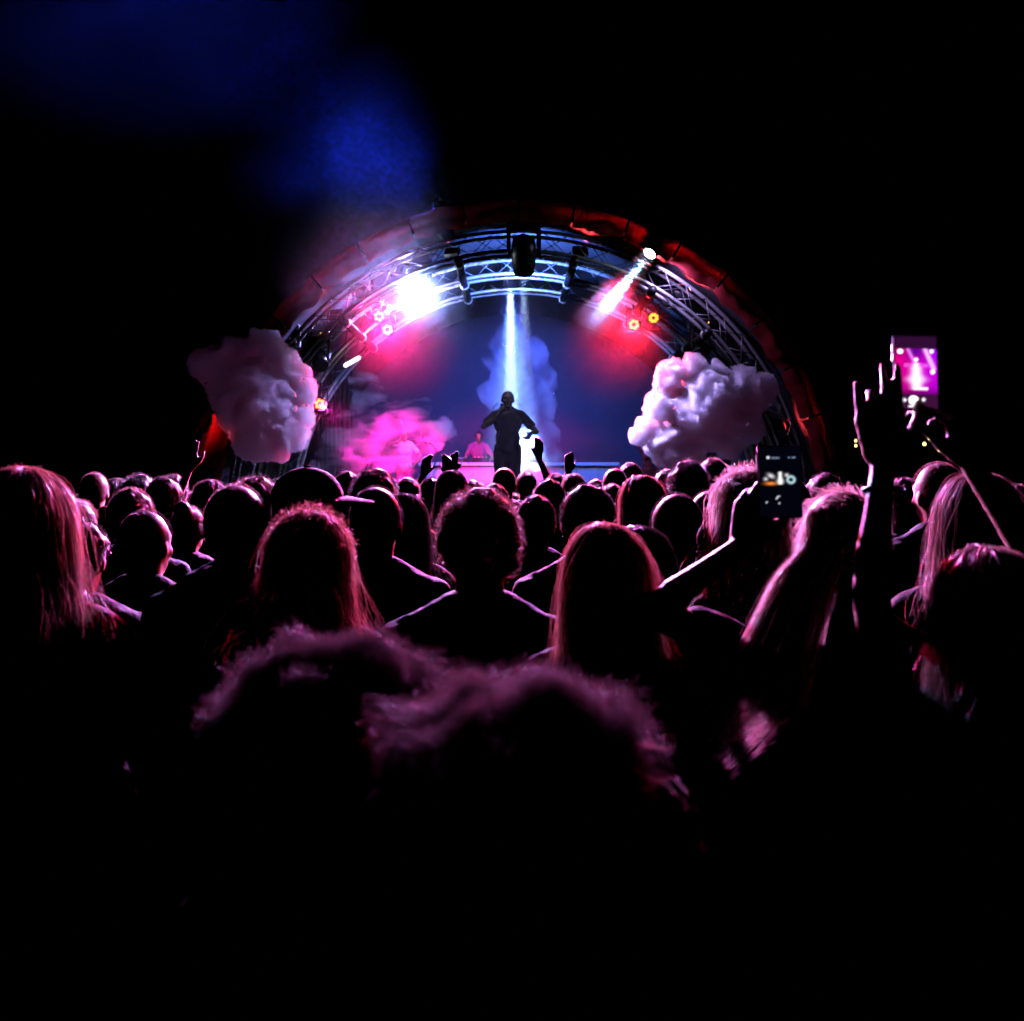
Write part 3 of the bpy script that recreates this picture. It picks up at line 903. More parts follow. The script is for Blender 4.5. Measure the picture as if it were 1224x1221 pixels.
def figure(build='m', arms=None, lean=0.0, legs=0.0):
    """shapes of a 1.745 m figure facing +Y with its feet at the origin. arms: {side: dict(wrist, hint, dir, palm, curl)}"""
    fem = build == 'f'
    k = 0.88 if fem else 1.0
    sk, sh, tr = MB(), MB(), MB()
    ln = lambda p: (p[0], p[1] + lean * max(0, p[2] - 0.95), p[2] - abs(lean) * 0.25 * max(0, p[2] - 0.95))
    sk.ell(ln((0, -0.004, 1.643)), (0.074, 0.094, 0.103), 20, 14)
    sk.ell(ln((0, 0.030, 1.578)), (0.054, 0.060, 0.066), 16, 10)
    sk.ell(ln((0, 0.066, 1.655)), (0.055, 0.026, 0.03), 12, 8)
    sk.cone(ln((0, 0.088, 1.640)), 0.008, ln((0, 0.106, 1.606)), 0.012, 8, 2)
    sk.cone(ln((-0.016, 0.083, 1.572)), 0.008, ln((0.016, 0.083, 1.572)), 0.008, 8, 2)
    sk.ell(ln((0, 0.08, 1.532)), (0.02, 0.014, 0.014), 10, 6)
    for s in (-1, 1):
        sk.ell(ln((s * 0.077, -0.006, 1.618)), (0.011, 0.02, 0.032), 10, 8)
        sk.ell(ln((s * 0.038, 0.066, 1.605)), (0.022, 0.018, 0.02), 10, 6)
    nr = 0.047 if fem else 0.058
    sk.cone(ln((0, -0.012, 1.42)), nr * 0.95, ln((0, -0.008, 1.58)), nr, 14, 2)
    for B, gq in ((sk, 0.0), (sh, 0.013)):
        for s in (-1, 1):
            B.cone(ln((s * 0.03, -0.025, 1.475)), (0.045 if fem else 0.052) + gq, ln((s * 0.155 * k, -0.015, 1.418)), 0.048 + gq, 12, 2)
            if fem:
                B.ell(ln((s * 0.07, 0.085, 1.26)), (0.062 + gq, 0.06 + gq, 0.062 + gq), 12, 8)
        B.ell(ln((0, -0.005, 1.29)), (0.165 * k + gq, 0.108 + gq, 0.19), 18, 12)
        B.ell(ln((0, 0.0, 1.10)), ((0.125 if fem else 0.15) + gq, 0.098 + gq, 0.17), 18, 10)
        B.ell((0, -0.005, 0.95), (0.165 + gq, 0.115 + gq, 0.13), 18, 10)
    for s in (-1, 1):
        kn = 0.10 + legs * 0.05
        for B, gq in ((sk, 0.0), (tr, 0.012)):
            B.cone((s * 0.085, -0.005, 0.90), 0.088 + gq, (s * kn, 0.025 + legs * 0.12, 0.49), 0.056 + gq, 14, 2)
            B.cone((s * kn, 0.02 + legs * 0.12, 0.49), 0.055 + gq, (s * 0.105, -0.03, 0.11), 0.04 + gq * 1.6, 14, 2)
        sk.cone((s * 0.105, -0.03, 0.11), 0.038, (s * 0.105, -0.04, 0.05), 0.036, 10, 2)
        sk.cone((s * 0.105, -0.05, 0.038), 0.034, (s * 0.118, 0.13, 0.028), 0.026, 10, 2)
    tr.ell((0, -0.005, 0.94), (0.168, 0.118, 0.12), 18, 10)
    arms = arms or {}
    for s in (-1, 1):
        A = np.array(ln((s * 0.178 * k, -0.015, 1.405)))
        cfg = arms.get(s) or dict(wrist=(s * 0.26, 0.06, 0.86), hint=(s * 0.4, -1, 0), dir=(0, 0.1, -1), palm=(-s, 0, 0))
        E, Wp = two_bone(A, cfg['wrist'], 0.29, 0.25, cfg['hint'])
        ra = 0.82 if fem else 1.0
        sk.cone(A, 0.053 * ra, E, 0.037 * ra, 12, 2); sk.cone(E, 0.038 * ra, Wp, 0.025 * ra, 12, 2)
        sk.cone(E * 0.75 + Wp * 0.25, 0.039 * ra, E * 0.45 + Wp * 0.55, 0.031 * ra, 12, 2)
        sh.cone(A, 0.066 * ra, A * 0.42 + E * 0.58, 0.060 * ra, 12, 2)
        dr = cfg.get('dir'); dr = (Wp - E) if dr is None else dr
        hand(sk, Wp, dr, cfg['palm'], cfg.get('side', s), cfg.get('curl', (0.35, 0.35, 0.4, 0.45)), cfg.get('thumb', 0.8))
    return sk, sh, tr


BODY = {}


def body_meshes(key, build, arms=None, lean=0.0, fine=False, legs=0.0):
    if key not in BODY:
        sk, sh, tr = figure(build, arms, lean, legs)
        BODY[key] = (fuse(sk, 'body', 0.0062 if fine else 0.011, 3, 0.45 if fine else 0.6),
                     wrinkle(fuse(sh, 'shirt', 0.0125, 4), 0.014, 11.0, len(BODY) * 3.3), wrinkle(fuse(tr, 'trousers', 0.018, 4), 0.010, 9.0, len(BODY) * 1.7))
    return BODY[key]


def shoe_mesh():
    b = MB()
    b.cone((0, -0.05, 0.045), 0.045, (0.012, 0.14, 0.036), 0.036, 12, 2); b.box((0.005, 0.045, 0.01), (0.085, 0.28, 0.02), bev=0.008)
    b.cone((0, -0.05, 0.06), 0.04, (0, -0.045, 0.1), 0.042, 12, 1)
    return fuse(b, 'shoe', 0.012, 2)


SHOE = shoe_mesh()


def wrinkle(me, amp, freq, seed):
    n = len(me.vertices)
    co = np.empty(n * 3, np.float32); me.vertices.foreach_get('co', co); co = co.reshape(-1, 3)
    no = np.empty(n * 3, np.float32); me.vertices.foreach_get('normal', no); no = no.reshape(-1, 3)
    f = np.array([noise.noise(Vector((p[0] * freq, p[1] * freq, p[2] * freq * 0.6)) + Vector((seed, 0, 0))) + 0.6 * (0.4 - abs(noise.noise(Vector((p[0] * freq * 2.1 + p[2] * 9, p[1] * freq * 2, p[2] * freq * 1.2)) + Vector((0, seed, 0))))) for p in co])
    me.vertices.foreach_set('co', (co + no * (np.maximum(f, -0.5) * amp)[:, None]).ravel()); me.update()
    return me



# ---- hair: strands are thin tapering ribbons
def ribbons(paths, w0, w1, seed=0):
    """paths (n, k, 3) -> vertices and quads"""
    n, k, _ = paths.shape
    rs = np.random.default_rng(seed)
    tan = np.gradient(paths, axis=1)
    tan /= np.linalg.norm(tan, axis=2)[..., None] + 1e-9
    ref = rs.normal(size=(n, 1, 3)); side = np.cross(tan, ref); side /= np.linalg.norm(side, axis=2)[..., None] + 1e-9
    w = np.linspace(1, 0, k)[None, :, None] ** 0.6 * (w0 - w1) + w1
    V = np.stack([paths - side * w / 2, paths + side * w / 2], axis=2).reshape(-1, 3)
    i = np.arange(n)[:, None] * (2 * k) + np.arange(k - 1)[None, :] * 2
    Fq = np.stack([i, i + 1, i + 3, i + 2], axis=2).reshape(-1, 4)
    return V, Fq


def join_np(name, parts):
    Vs = []; Ts = []; o = 0; mi = []
    for k, (V, Fq) in enumerate(parts):
        Vs.append(V); Ts.append(np.asarray(Fq) + o); o += len(V); mi.append(np.full(len(Fq), 0 if k == 0 else 1, np.int32))
    me = mesh_np(name, np.concatenate(Vs), np.concatenate(Ts))
    me.materials.append(M['hair_black']); me.materials.append(M['hair_black_strand'])
    me.polygons.foreach_set('material_index', np.concatenate(mi))
    return me


def hair_obj(me, hcol, t, loc):
    o = obj('hair', me, None, t, loc)
    for sl, m in zip(o.material_slots, (M[hcol], M[hcol + '_strand'])):
        sl.link = 'OBJECT'; sl.material = m
    return o


def mesh_arrays(me):
    """vertices and quads (triangles doubled) of a mesh"""
    n = len(me.vertices); co = np.empty(n * 3, np.float32); me.vertices.foreach_get('co', co)
    Fq = [tuple(p.vertices) if len(p.vertices) == 4 else (*p.vertices, p.vertices[-1]) for p in me.polygons if len(p.vertices) in (4,)]
    return co.reshape(-1, 3), np.array(Fq)


def scalp(n, rs, back=0.55):
    """points and normals on the hairy part of a head centred on the origin"""
    P_ = []
    while len(P_) < n:
        v = rs.normal(size=(n * 2, 3)); v /= np.linalg.norm(v, axis=1)[:, None]
        ok = (v[:, 2] > -0.15 + 0.75 * np.clip(v[:, 1], -1, 1)) & ((v[:, 2] > -0.75) | (v[:, 1] < -0.2))
        P_ += list(v[ok])
    v = np.array(P_[:n])
    R = np.array([0.079, 0.098, 0.107])
    nn = v / R; nn /= np.linalg.norm(nn, axis=1)[:, None]
    return v * R + np.array([0, -0.004, 0.003]), nn


def shell(r=1.0, lump=0.0, drop=None, seed=0, vox=0.012):
    b = MB()
    b.ell((0, -0.014, 0.010), (0.083 * r, 0.094 * r, 0.102 * r), 18, 12)
    b.ell((0, -0.035, -0.03), (0.074 * r, 0.068 * r, 0.06), 14, 8)
    rs = np.random.default_rng(seed)
    if lump:
        p, nn = scalp(70, rs)
        for q, m in zip(p, nn):
            b.ell(q * (0.98 + 0.10 * rs.random()) + m * lump * 0.2, (lump * rs.uniform(0.6, 1.1),) * 3, 8, 6)
    for (p0, r0, p1, r1) in drop or []:
        b.cone(p0, r0, p1, r1, 12, 2)
    return mesh_arrays(fuse(b, 'shell', vox, 3))


def fuzz(n, length, rs, up=0.25, curl=0.0, k=5, comb=(0, -0.3, 0)):
    p, nn = scalp(n, rs)
    t = np.linspace(0, 1, k)[None, :, None]
    tang = np.array(comb)[None] + rs.normal(size=(n, 3)) * 0.5
    tang -= nn * (tang * nn).sum(1)[:, None]
    tang /= np.linalg.norm(tang, axis=1)[:, None] + 1e-9
    L = length * rs.uniform(0.5, 1.15, (n, 1, 1))
    paths = p[:, None] + nn[:, None] * (0.004 + L * up * t) + tang[:, None] * L * t * (1 - up * 0.5)
    if curl:
        ph = rs.uniform(0, 6.28, (n, 1, 1)); fr = rs.uniform(8, 16, (n, 1, 1))
        bt = np.cross(nn, tang)[:, None]
        paths = paths + curl * t * (bt * np.sin(ph + fr * t) + nn[:, None] * np.cos(ph + fr * t) * 0.8)
    return paths


def bez(pts, k):
    """smooth curve through a few guide points"""
    pts = np.array(pts, float); n = len(pts)
    t = np.linspace(0, n - 1, k); out = np.zeros((k, 3))
    for i, x in enumerate(t):
        j = min(int(x), n - 2); u = x - j
        p0 = pts[max(j - 1, 0)]; p1 = pts[j]; p2 = pts[j + 1]; p3 = pts[min(j + 2, n - 1)]
        out[i] = 0.5 * ((2 * p1) + (-p0 + p2) * u + (2 * p0 - 5 * p1 + 4 * p2 - p3) * u * u + (-p0 + 3 * p1 - 3 * p2 + p3) * u ** 3)
    return out


def lock(guide, n, r0, r1, rs, wave=0.0, wfreq=6.0, k=14, jitter=0.25):
    """n strands that run along one guide curve"""
    gd = bez(guide, k)
    t = np.linspace(0, 1, k)
    off = rs.normal(size=(n, 3)); off /= np.linalg.norm(off, axis=1)[:, None]; off *= rs.random((n, 1)) ** 0.4
    rad = (r0 + (r1 - r0) * t)[None, :, None]
    paths = gd[None] + off[:, None] * rad
    dr = rs.normal(size=(n, 3)) * jitter * r1
    paths = paths + dr[:, None] * (t ** 1.5)[None, :, None]
    if wave:
        ph0 = rs.uniform(0, 6.28); a = rs.normal(size=3); c = rs.normal(size=3)
        ph = ph0 + rs.normal(size=(n, 1)) * 0.6
        wv = np.sin(ph + wfreq * t[None] * 2 * math.pi * rs.uniform(0.85, 1.15, (n, 1)))[..., None] * a / np.linalg.norm(a) + np.cos(ph * 1.3 + wfreq * 5.1 * t[None])[..., None] * c / np.linalg.norm(c) * 0.6
        paths = paths + wv * wave * np.minimum(1, t * 2.5)[None, :, None]
    cut = rs.uniform(0.75, 1.0, (n, 1, 1))
    idx = (cut[:, 0] * (k - 1) * t[None])
    lo = np.floor(idx).astype(int).clip(0, k - 2); fr = (idx - lo)[..., None]
    ar = np.arange(n)[:, None]
    return paths[ar, lo] * (1 - fr) + paths[ar, lo + 1] * fr


def long_locks(length, rs, nl=44, ns=45, wave=0.0, wfreq=4.0, spread=0.03, back=0.05, r1=0.02, wind=(0, 0, 0)):
    """locks from the parting over the skull, then falling"""
    out = []
    for i in range(nl):
        a = math.pi * (0.02 + 0.96 * (i + rs.uniform(-.3, .3)) / (nl - 1)) + math.pi   # from the right side round the back to the left
        cx_, cy_ = math.cos(a), math.sin(a)
        px0 = np.array([0.012 * (1 if cx_ > 0 else -1) * rs.random(), rs.uniform(-0.05, 0.06), 0.112])
        sx, sy = 0.086, 0.100
        pts = [px0,
               (0.6 * sx * cx_, 0.62 * sy * cy_ - 0.0, 0.096),
               (0.95 * sx * cx_, 0.95 * sy * cy_ - 0.006, 0.045),
               (1.06 * sx * cx_, 1.04 * sy * cy_ - 0.012, -0.03),
               (1.08 * sx * cx_ * (1 + spread), 1.0 * sy * cy_ - back * 0.5, -0.11)]
        L = length * rs.uniform(0.82, 1.05)
        m = 3
        for q in range(1, m + 1):
            u = q / m
            pts.append((1.08 * sx * cx_ * (1 + spread * (1 + 4 * u)) + wind[0] * u * u + rs.normal() * 0.006,
                        0.9 * sy * cy_ - back * (1 + 0.6 * u) + wind[1] * u * u + rs.normal() * 0.006,
                        -0.11 - (L - 0.15) * u + wind[2] * u * u))
        out.append(lock(pts, ns, 0.010, r1, rs, wave, wfreq, 16))
    return np.concatenate(out)


HAIR = {}


def hair_mesh(kind):
    if kind in HAIR:
        return HAIR[kind]
    rs = np.random.default_rng(abs(hash_(kind)))
    base = kind.rstrip('0123456789')
    parts = []
    if base == 'buzz':
        parts = [shell(0.985, seed=1), ribbons(fuzz(2500, 0.006, rs, 0.7), 0.0012, 0.0008)]
    elif base == 'short':
        parts = [shell(1.01, 0.012, seed=int(kind[-1]) if kind[-1].isdigit() else 2), ribbons(fuzz(2600, 0.026, rs, 0.4), 0.0016, 0.0008)]
    elif base == 'tousled':
        parts = [shell(1.02, 0.02, seed=3), ribbons(fuzz(3200, 0.05, rs, 0.35, 0.010, 7), 0.0018, 0.0008)]
    elif base == 'curly':
        parts = [shell(1.10, 0.03, seed=4), ribbons(fuzz(4200, 0.055, rs, 0.6, 0.012, 8), 0.0018, 0.0008)]
    elif base == 'frizz':
        parts = [shell(1.22, 0.03, seed=4 + int(kind[-1]), drop=[((0, -0.05, -0.02), 0.11, (0, -0.06, -0.2), 0.13)] + [((0.115 * math.cos(q), -0.01 + 0.06 * math.sin(q), 0.02), 0.055, (0.15 * math.cos(q), -0.02, -0.16), 0.06) for q in (-0.6, 0.6, 2.5, 3.8)], vox=0.014),
                 ribbons((lambda f_: f_[f_[:, 0, 2] > 0.066])(fuzz(34000, 0.055, rs, 0.45, 0.013, 9)) * np.array([1.25, 1.15, 1.12]), 0.0009, 0.0005)]
    elif base == 'long':
        parts = [shell(1.0, drop=[((0, -0.05, -0.02), 0.07, (0, -0.085, -0.22), 0.062), ((-0.05, -0.05, -0.1), 0.04, (-0.055, -0.075, -0.27), 0.03), ((0.05, -0.05, -0.1), 0.04, (0.055, -0.075, -0.27), 0.03)]),
                 ribbons(long_locks(0.36, rs, nl=52, ns=42, wave=0.010, wfreq=1.6, r1=0.022, spread=0.05), 0.0019, 0.0008), ribbons(long_locks(0.34, rs, nl=30, ns=7, wave=0.014, wfreq=2.4, r1=0.07, spread=0.12), 0.0012, 0.0007), ribbons(fuzz(700, 0.035, rs, 0.22, 0.003, 6), 0.0012, 0.0007)]
    elif base == 'wavy':
        parts = [shell(1.04, drop=[((0, -0.05, -0.02), 0.075, (0, -0.085, -0.2), 0.075)]),
                 ribbons(long_locks(0.34, rs, wave=0.016, wfreq=2.2, spread=0.08, r1=0.03), 0.0020, 0.0008), ribbons(long_locks(0.33, rs, nl=30, ns=9, wave=0.02, wfreq=3, r1=0.08, spread=0.2), 0.0012, 0.0007), ribbons(fuzz(1400, 0.05, rs, 0.45, 0.010, 7), 0.0014, 0.0008)]
    elif base == 'bob':
        parts = [shell(1.06, drop=[((0, -0.05, -0.02), 0.08, (0, -0.06, -0.09), 0.08)]),
                 ribbons(long_locks(0.22, rs, nl=40, ns=40, wave=0.006, spread=0.05), 0.0020, 0.0008)]
    elif base == 'bun':
        b_ = [((0, -0.075, 0.09), 0.045, (0, -0.085, 0.105), 0.042)]
        parts = [shell(1.0, drop=b_), ribbons(fuzz(1600, 0.045, rs, 0.12, 0.0, 5, (0, -0.8, 0.9)), 0.0016, 0.0008)]
    elif base == 'pony':
        parts = [shell(1.0), ribbons(fuzz(1600, 0.05, rs, 0.10, 0.0, 5, (0, -0.9, 0.4)), 0.0016, 0.0008),
                 ribbons(lock([(0, -0.09, 0.05), (0, -0.14, 0.04), (0.01, -0.17, -0.05), (0.0, -0.16, -0.16), (-0.01, -0.15, -0.27)], 500, 0.016, 0.035, rs, 0.008, 2), 0.0018, 0.0008)]
    if base == 'frizz':
        sd = Vector((int(kind[-1]) * 7.3, 1.1, 0))
        parts = [(V * np.array([1 + 0.34 * (noise.noise(Vector(p / (np.linalg.norm(p) + 1e-6)) * 2.6 + sd)) for p in V])[:, None] * np.array([1.12, 1, 0.94]), Q) for V, Q in parts]
    HAIR[kind] = join_np('hair', parts)
    return HAIR[kind]


def hash_(s):
    h = 7
    for c in s:
        h = (h * 31 + ord(c)) % 1000003
    return h


THICK = dict(buzz=0.0, short=0.012, tousled=0.022, curly=0.04, frizz=0.055, long=0.012, wavy=0.014, bob=0.014, bun=0.016, pony=0.008, cap=0.018, none=0.0)
PLACED = []


def person(label, px, top, d, yaw=0.0, build='m', hair='short', hcol='hair_black', shirt='cloth_black', pants='cloth_charcoal', skin='skin',
           key=None, arms=None, lean=0.0, group='audience', fine=False, ground_z=0.0, extra=None, cat='person', legs=0.0, arms_fn=None, wide=1.0):
    tz = P(px, top, d).z
    th = THICK.get(hair.rstrip('0123456789'), 0.012)
    s = (tz - ground_z) / (1.746 - abs(lean) * 0.2 + lean * 0 + th)
    X = (px - CX) / F * d
    t = thing('person', label, cat, (X, d, ground_z), yaw, group, s)
    if arms_fn:
        inv = Matrix.LocRotScale(Vector((X, d, ground_z)), Matrix.Rotation(yaw, 3, 'Z').to_quaternion(), Vector((s, s, s))).inverted()
        rv = Matrix.Rotation(-yaw, 3, 'Z')
        arms = arms_fn(lambda px_, py_, d_: np.array(inv @ P(px_, py_, d_)), lambda v: np.array(rv @ Vector(v)))
    t.scale = (s * wide, s, s)
    key = key or ('std', build)
    bm_, sm, tm = body_meshes(key, build, arms, lean, fine, legs)
    obj('body', bm_, M[skin], t)
    obj('shirt', sm, M[shirt], t)
    obj('trousers', tm, M[pants], t)
    for sx in (-1, 1):
        obj('shoe', SHOE, M['cloth_black'], t, (sx * 0.105, -0.005, 0.0), scale=(sx, 1, 1))
    hc = HEADC + np.array([0, lean * 0.69, -abs(lean) * 0.25 * 0.69])
    if hair not in ('none', 'cap'):
        if extra is None or not isinstance(extra, bpy.types.Mesh):
            hair_obj(hair_mesh(hair), hcol, t, tuple(hc))
        else:
            hair_obj(extra, hcol, t, tuple(hc))
    if hair == 'cap':
        b = MB()
        b.ell((0, -0.006, 0.028), (0.087, 0.104, 0.095), 24, 12)
        V = np.concatenate(b.v); V[:, 2] = np.maximum(V[:, 2], 0.02)
        c = MB(); c.raw(V, b.f)
        co = obj('cap', c.mesh('cap'), M['cloth_maroon'], t, tuple(hc))
        c = MB(); Vb = []; nb = 16
        for q in range(nb + 1):
            a = math.pi * q / nb
            for rr, zz in ((0.086, 0.0), (0.165, -0.016)):
                fy = 0.104 if rr < 0.1 else 0.185
                Vb.append((rr * 0.9 * math.cos(a), fy * math.sin(a) * (1.0 if rr < 0.1 else 1.0), 0.028 + zz + 0.012 * math.sin(a)))
        m_ = len(Vb); Vb += [(x, y, z - 0.006) for x, y, z in Vb]
        Fb = [(2 * q, 2 * q + 2, 2 * q + 3, 2 * q + 1) for q in range(nb)] + [(m_ + 2 * q + 1, m_ + 2 * q + 3, m_ + 2 * q + 2, m_ + 2 * q) for q in range(nb)] + [(2 * q + 1, 2 * q + 3, m_ + 2 * q + 3, m_ + 2 * q + 1) for q in range(nb)]
        c.raw(Vb, Fb); obj('brim', c.mesh('brim'), M['cloth_maroon'], co)
        c = MB(); c.ell((0, -0.006, 0.124), (0.008, 0.008, 0.005), 8, 5); obj('button', c.mesh('button'), M['cloth_maroon'], co)
        hair_obj(hair_mesh('buzz'), hcol, t, tuple(hc - np.array([0, 0, 0.012])))
    PLACED.append((X, d, label))
    return t


R_ = math.radians
# ---- on the stage
def singer_arms(W, dv):
    return {1: dict(wrist=W(597, 496, 12.02), hint=dv((-1.0, -0.15, -0.9)), dir=dv((0.1, -0.25, 1)), palm=dv((0.8, -0.2, 0)), curl=(1.2, 1.2, 1.2, 1.2)),
            -1: dict(wrist=W(632, 518, 11.95), hint=dv((0.8, 0.3, -0.8)), dir=dv((-0.3, -0.5, -0.55)), palm=dv((-0.8, 0, -0.4)), curl=(0.9, 1.0, 1.1, 1.1))}


person('singer standing centre stage in dark clothes, microphone raised to the mouth', 607, 468, 12.2, math.pi, 'm', 'buzz', 'hair_black', 'cloth_black', 'cloth_black', 'skin_dark', key='singer',
       fine=True, group='performers on stage', ground_z=Z0, arms_fn=singer_arms, wide=1.1)
b = MB(); b.cone((0, 0, 0), 0.014, (0.06, -0.02, 0.13), 0.017, 12, 1)
mic = obj('microphone', b.mesh('microphone'), M['aluminium'], None, P(594, 497, 11.95)); tag(mic, 'silver hand microphone held at the mouth of the singer', 'microphone')
b = MB(); b.ell((0.068, -0.022, 0.15), (0.026,) * 3, 14, 10); obj('grille', b.mesh('grille'), M['black_metal'], mic)


def dj_arms(W, dv):
    return {1: dict(wrist=(0.22, 0.30, 1.02), hint=(0.6, -0.6, -0.5), dir=(0, 1, -0.25), palm=(0, -0.2, -1)), -1: dict(wrist=(-0.22, 0.30, 1.02), hint=(-0.6, -0.6, -0.5), dir=(0, 1, -0.25), palm=(0, -0.2, -1))}


person('disc jockey in bright pink shirt stooping behind the white table', 573, 517, 15.9, math.pi, 'm', 'short1', 'hair_black', 'cloth_pink', 'cloth_black', 'skin', key='dj', lean=0.30,
       group='performers on stage', ground_z=Z0, arms_fn=dj_arms)


def dancer_arms(W, dv):
    return {1: dict(wrist=(0.10, 0.14, 1.50), hint=(1, -0.1, -0.6), dir=(-0.4, -0.2, 1), palm=(-1, 0, 0)), -1: dict(wrist=(-0.22, 0.10, 0.98), hint=(-1, -0.2, 0.1), dir=(0.3, 0.3, -1), palm=(1, 0, 0))}


person('dancer in pale top with bent arms in the pink smoke', 484, 513, 14.3, math.pi, 'f', 'bun', 'hair_brown', 'cloth_white', 'cloth_pink', 'skin', key='dancer', group='performers on stage', ground_z=Z0, arms_fn=dancer_arms)
person('dancer in red skirt with raised bent arm beside the right smoke cloud', 775, 520, 13.4, math.pi, 'f', 'bun', 'hair_brown', 'cloth_red', 'cloth_red', 'skin', key='dancer2', group='performers on stage', ground_z=Z0,
       arms_fn=lambda W, dv: {1: dict(wrist=(0.08, 0.06, 1.66), hint=(1, 0, 0.25), dir=(-0.6, 0, 0.8), palm=(-1, 0, 0)), -1: dict(wrist=(-0.2, 0.1, 0.98), hint=(-1, -0.2, 0.1), dir=(0.3, 0.3, -1), palm=(1, 0, 0))})

# ---- the audience nearest the camera
person('woman at the left edge with long glowing red hair over her shoulder', 28, 560, 1.62, R_(22), 'f', 'long1', 'hair_red', 'cloth_pink', 'cloth_denim')
person('person almost hidden behind the long red hair at the left', 92, 618, 2.35, R_(5), 'm', 'short2', 'hair_black', 'cloth_charcoal')
person('smooth round head with thin bright outline left of the baseball cap', 283, 582, 2.25, 0, 'm', 'buzz', 'hair_brown', 'cloth_charcoal')
person('tousled head peeking out behind the smooth round head', 306, 572, 2.75, 0, 'm', 'tousled', 'hair_brown', 'cloth_navy')
person('man in baseball cap turned in profile to the right', 370, 558, 2.42, R_(-72), 'm', 'cap', 'hair_black', 'cloth_charcoal')
person('woman with thick frizzy hair glowing red below the baseball cap', 370, 611, 1.86, R_(5), 'f', 'wavy1', 'hair_red', 'cloth_black')
person('smooth head with sloping bare neck left of the centre man', 450, 584, 2.6, R_(-6), 'm', 'buzz', 'hair_black', 'cloth_grey')
person('sleek haired head behind the smooth sloping neck', 484, 591, 3.05, 0, 'f', 'long2', 'hair_black', 'cloth_black')
person('man in the centre with messy glowing hair and bare neck', 573, 586, 1.92, R_(4), 'm', 'tousled', 'hair_brown', 'cloth_charcoal')
person('round head just right of the messy haired centre man', 640, 592, 3.45, 0, 'm', 'short1', 'hair_black', 'cloth_black')
person('broad shouldered man with shaved nape and checked shirt right of centre', 702, 579, 2.65, R_(3), 'm', 'short2', 'hair_black', 'cloth_maroon')
person('woman with long straight hair in front of the broad shouldered man', 722, 627, 1.72, R_(6), 'f', 'long1', 'hair_red', 'cloth_black')
person('person with dark parted hair beside the straight haired woman', 764, 629, 2.12, R_(10), 'f', 'bob', 'hair_black', 'cloth_black')
person('woman with glowing red hair standing beyond the straight haired woman', 766, 569, 3.35, R_(12), 'f', 'long2', 'hair_red', 'cloth_black')
person('smooth head outlined in pink right of the glowing red hair', 808, 592, 2.6, R_(8), 'm', 'buzz', 'hair_black', 'cloth_black')
person('tall person with dark curly hair before the right smoke cloud', 822, 550, 4.7, 0, 'm', 'curly', 'hair_black', 'cloth_black')
person('dark head partly hidden between curly head and wavy haired woman', 848, 588, 3.0, 0, 'm', 'buzz', 'hair_black', 'cloth_charcoal')
person('woman with wavy pink lit hair behind the raised dark phone', 892, 562, 2.35, R_(-4), 'f', 'wavy2', 'hair_blond', 'cloth_black')
person('woman with long hair beyond the phone holder, at the right', 1168, 566, 1.95, R_(-18), 'f', 'long1', 'hair_brown', 'cloth_black')
person('woman at the right edge with red lit hair', 1262, 640, 1.5, R_(-20), 'f', 'wavy1', 'hair_red', 'cloth_navy')
person('short person close to camera with blurred curly hair, left of two', 395, 757, 1.0, 0, 'f', 'frizz1', 'hair_dark', 'cloth_black')
person('short person close to camera with blurred curly hair, right of two', 622, 795, 0.80, 0, 'f', 'frizz2', 'hair_dark', 'cloth_black')


# the woman whose hair blows to the left; she films with the dark phone
def blow_hair():
    rs = np.random.default_rng(31)
    s = 1.0
    parts = [shell(1.0), ribbons(fuzz(900, 0.05, rs, 0.12, 0.0, 5, (-0.6, -0.6, -0.3)), 0.0016, 0.0008)]
    for i in range(24):
        a = rs.uniform(-1, 1); q = -1 + 2 * i / 23 + rs.normal() * 0.08
        st_ = np.array([-0.02 + 0.075 * a, -0.055 - 0.03 * rs.random(), 0.075 - 0.03 * abs(a)])
        dx = 0.044 * q
        gd = [st_ + (0.03, 0.04, 0.02), st_, (-0.07 + dx, -0.115, -0.04 + 0.015 * a), (-0.115 + dx * 1.3, -0.14, -0.14 + 0.02 * a), (-0.165 + dx * 1.7, -0.15, -0.235 + 0.025 * q),
              (-0.225 + dx * 2.0 + 0.012 * rs.normal(), -0.15, -0.32 + 0.03 * a), (-0.29 + 0.03 * rs.normal(), -0.14, -0.39 + 0.035 * rs.normal())]
        parts.append(ribbons(lock(gd, 80, 0.006, 0.016, rs, 0.008, 2.0, 18, 0.9), 0.0019, 0.0008, i))
    for i in range(6):
        gd = [(-0.06, -0.11, -0.03), (-0.10, -0.13, -0.12), (-0.13 + 0.012 * rs.normal(), -0.135, -0.22), (-0.135 + 0.02 * rs.normal(), -0.13, -0.31)]
        parts.append(ribbons(lock(gd, 70, 0.008, 0.018, rs, 0.006, 2.0, 14, 0.6), 0.0018, 0.0008, i))
    return join_np('hair', parts)


person('woman with long pale hair blown to the left, filming with the dark phone', 1005, 583, 1.68, R_(-12), 'f', 'long', 'hair_blond', 'cloth_black', fine=True, key='filmer', extra=blow_hair(),
       arms_fn=lambda W, dv: {-1: dict(wrist=W(889, 650, 1.67), hint=dv((-0.9, -0.3, -0.9)), dir=dv((0.28, 0.1, 1)), palm=dv((0.7, 0.6, 0)), curl=(0.35, 0.4, 0.5, 0.6))})


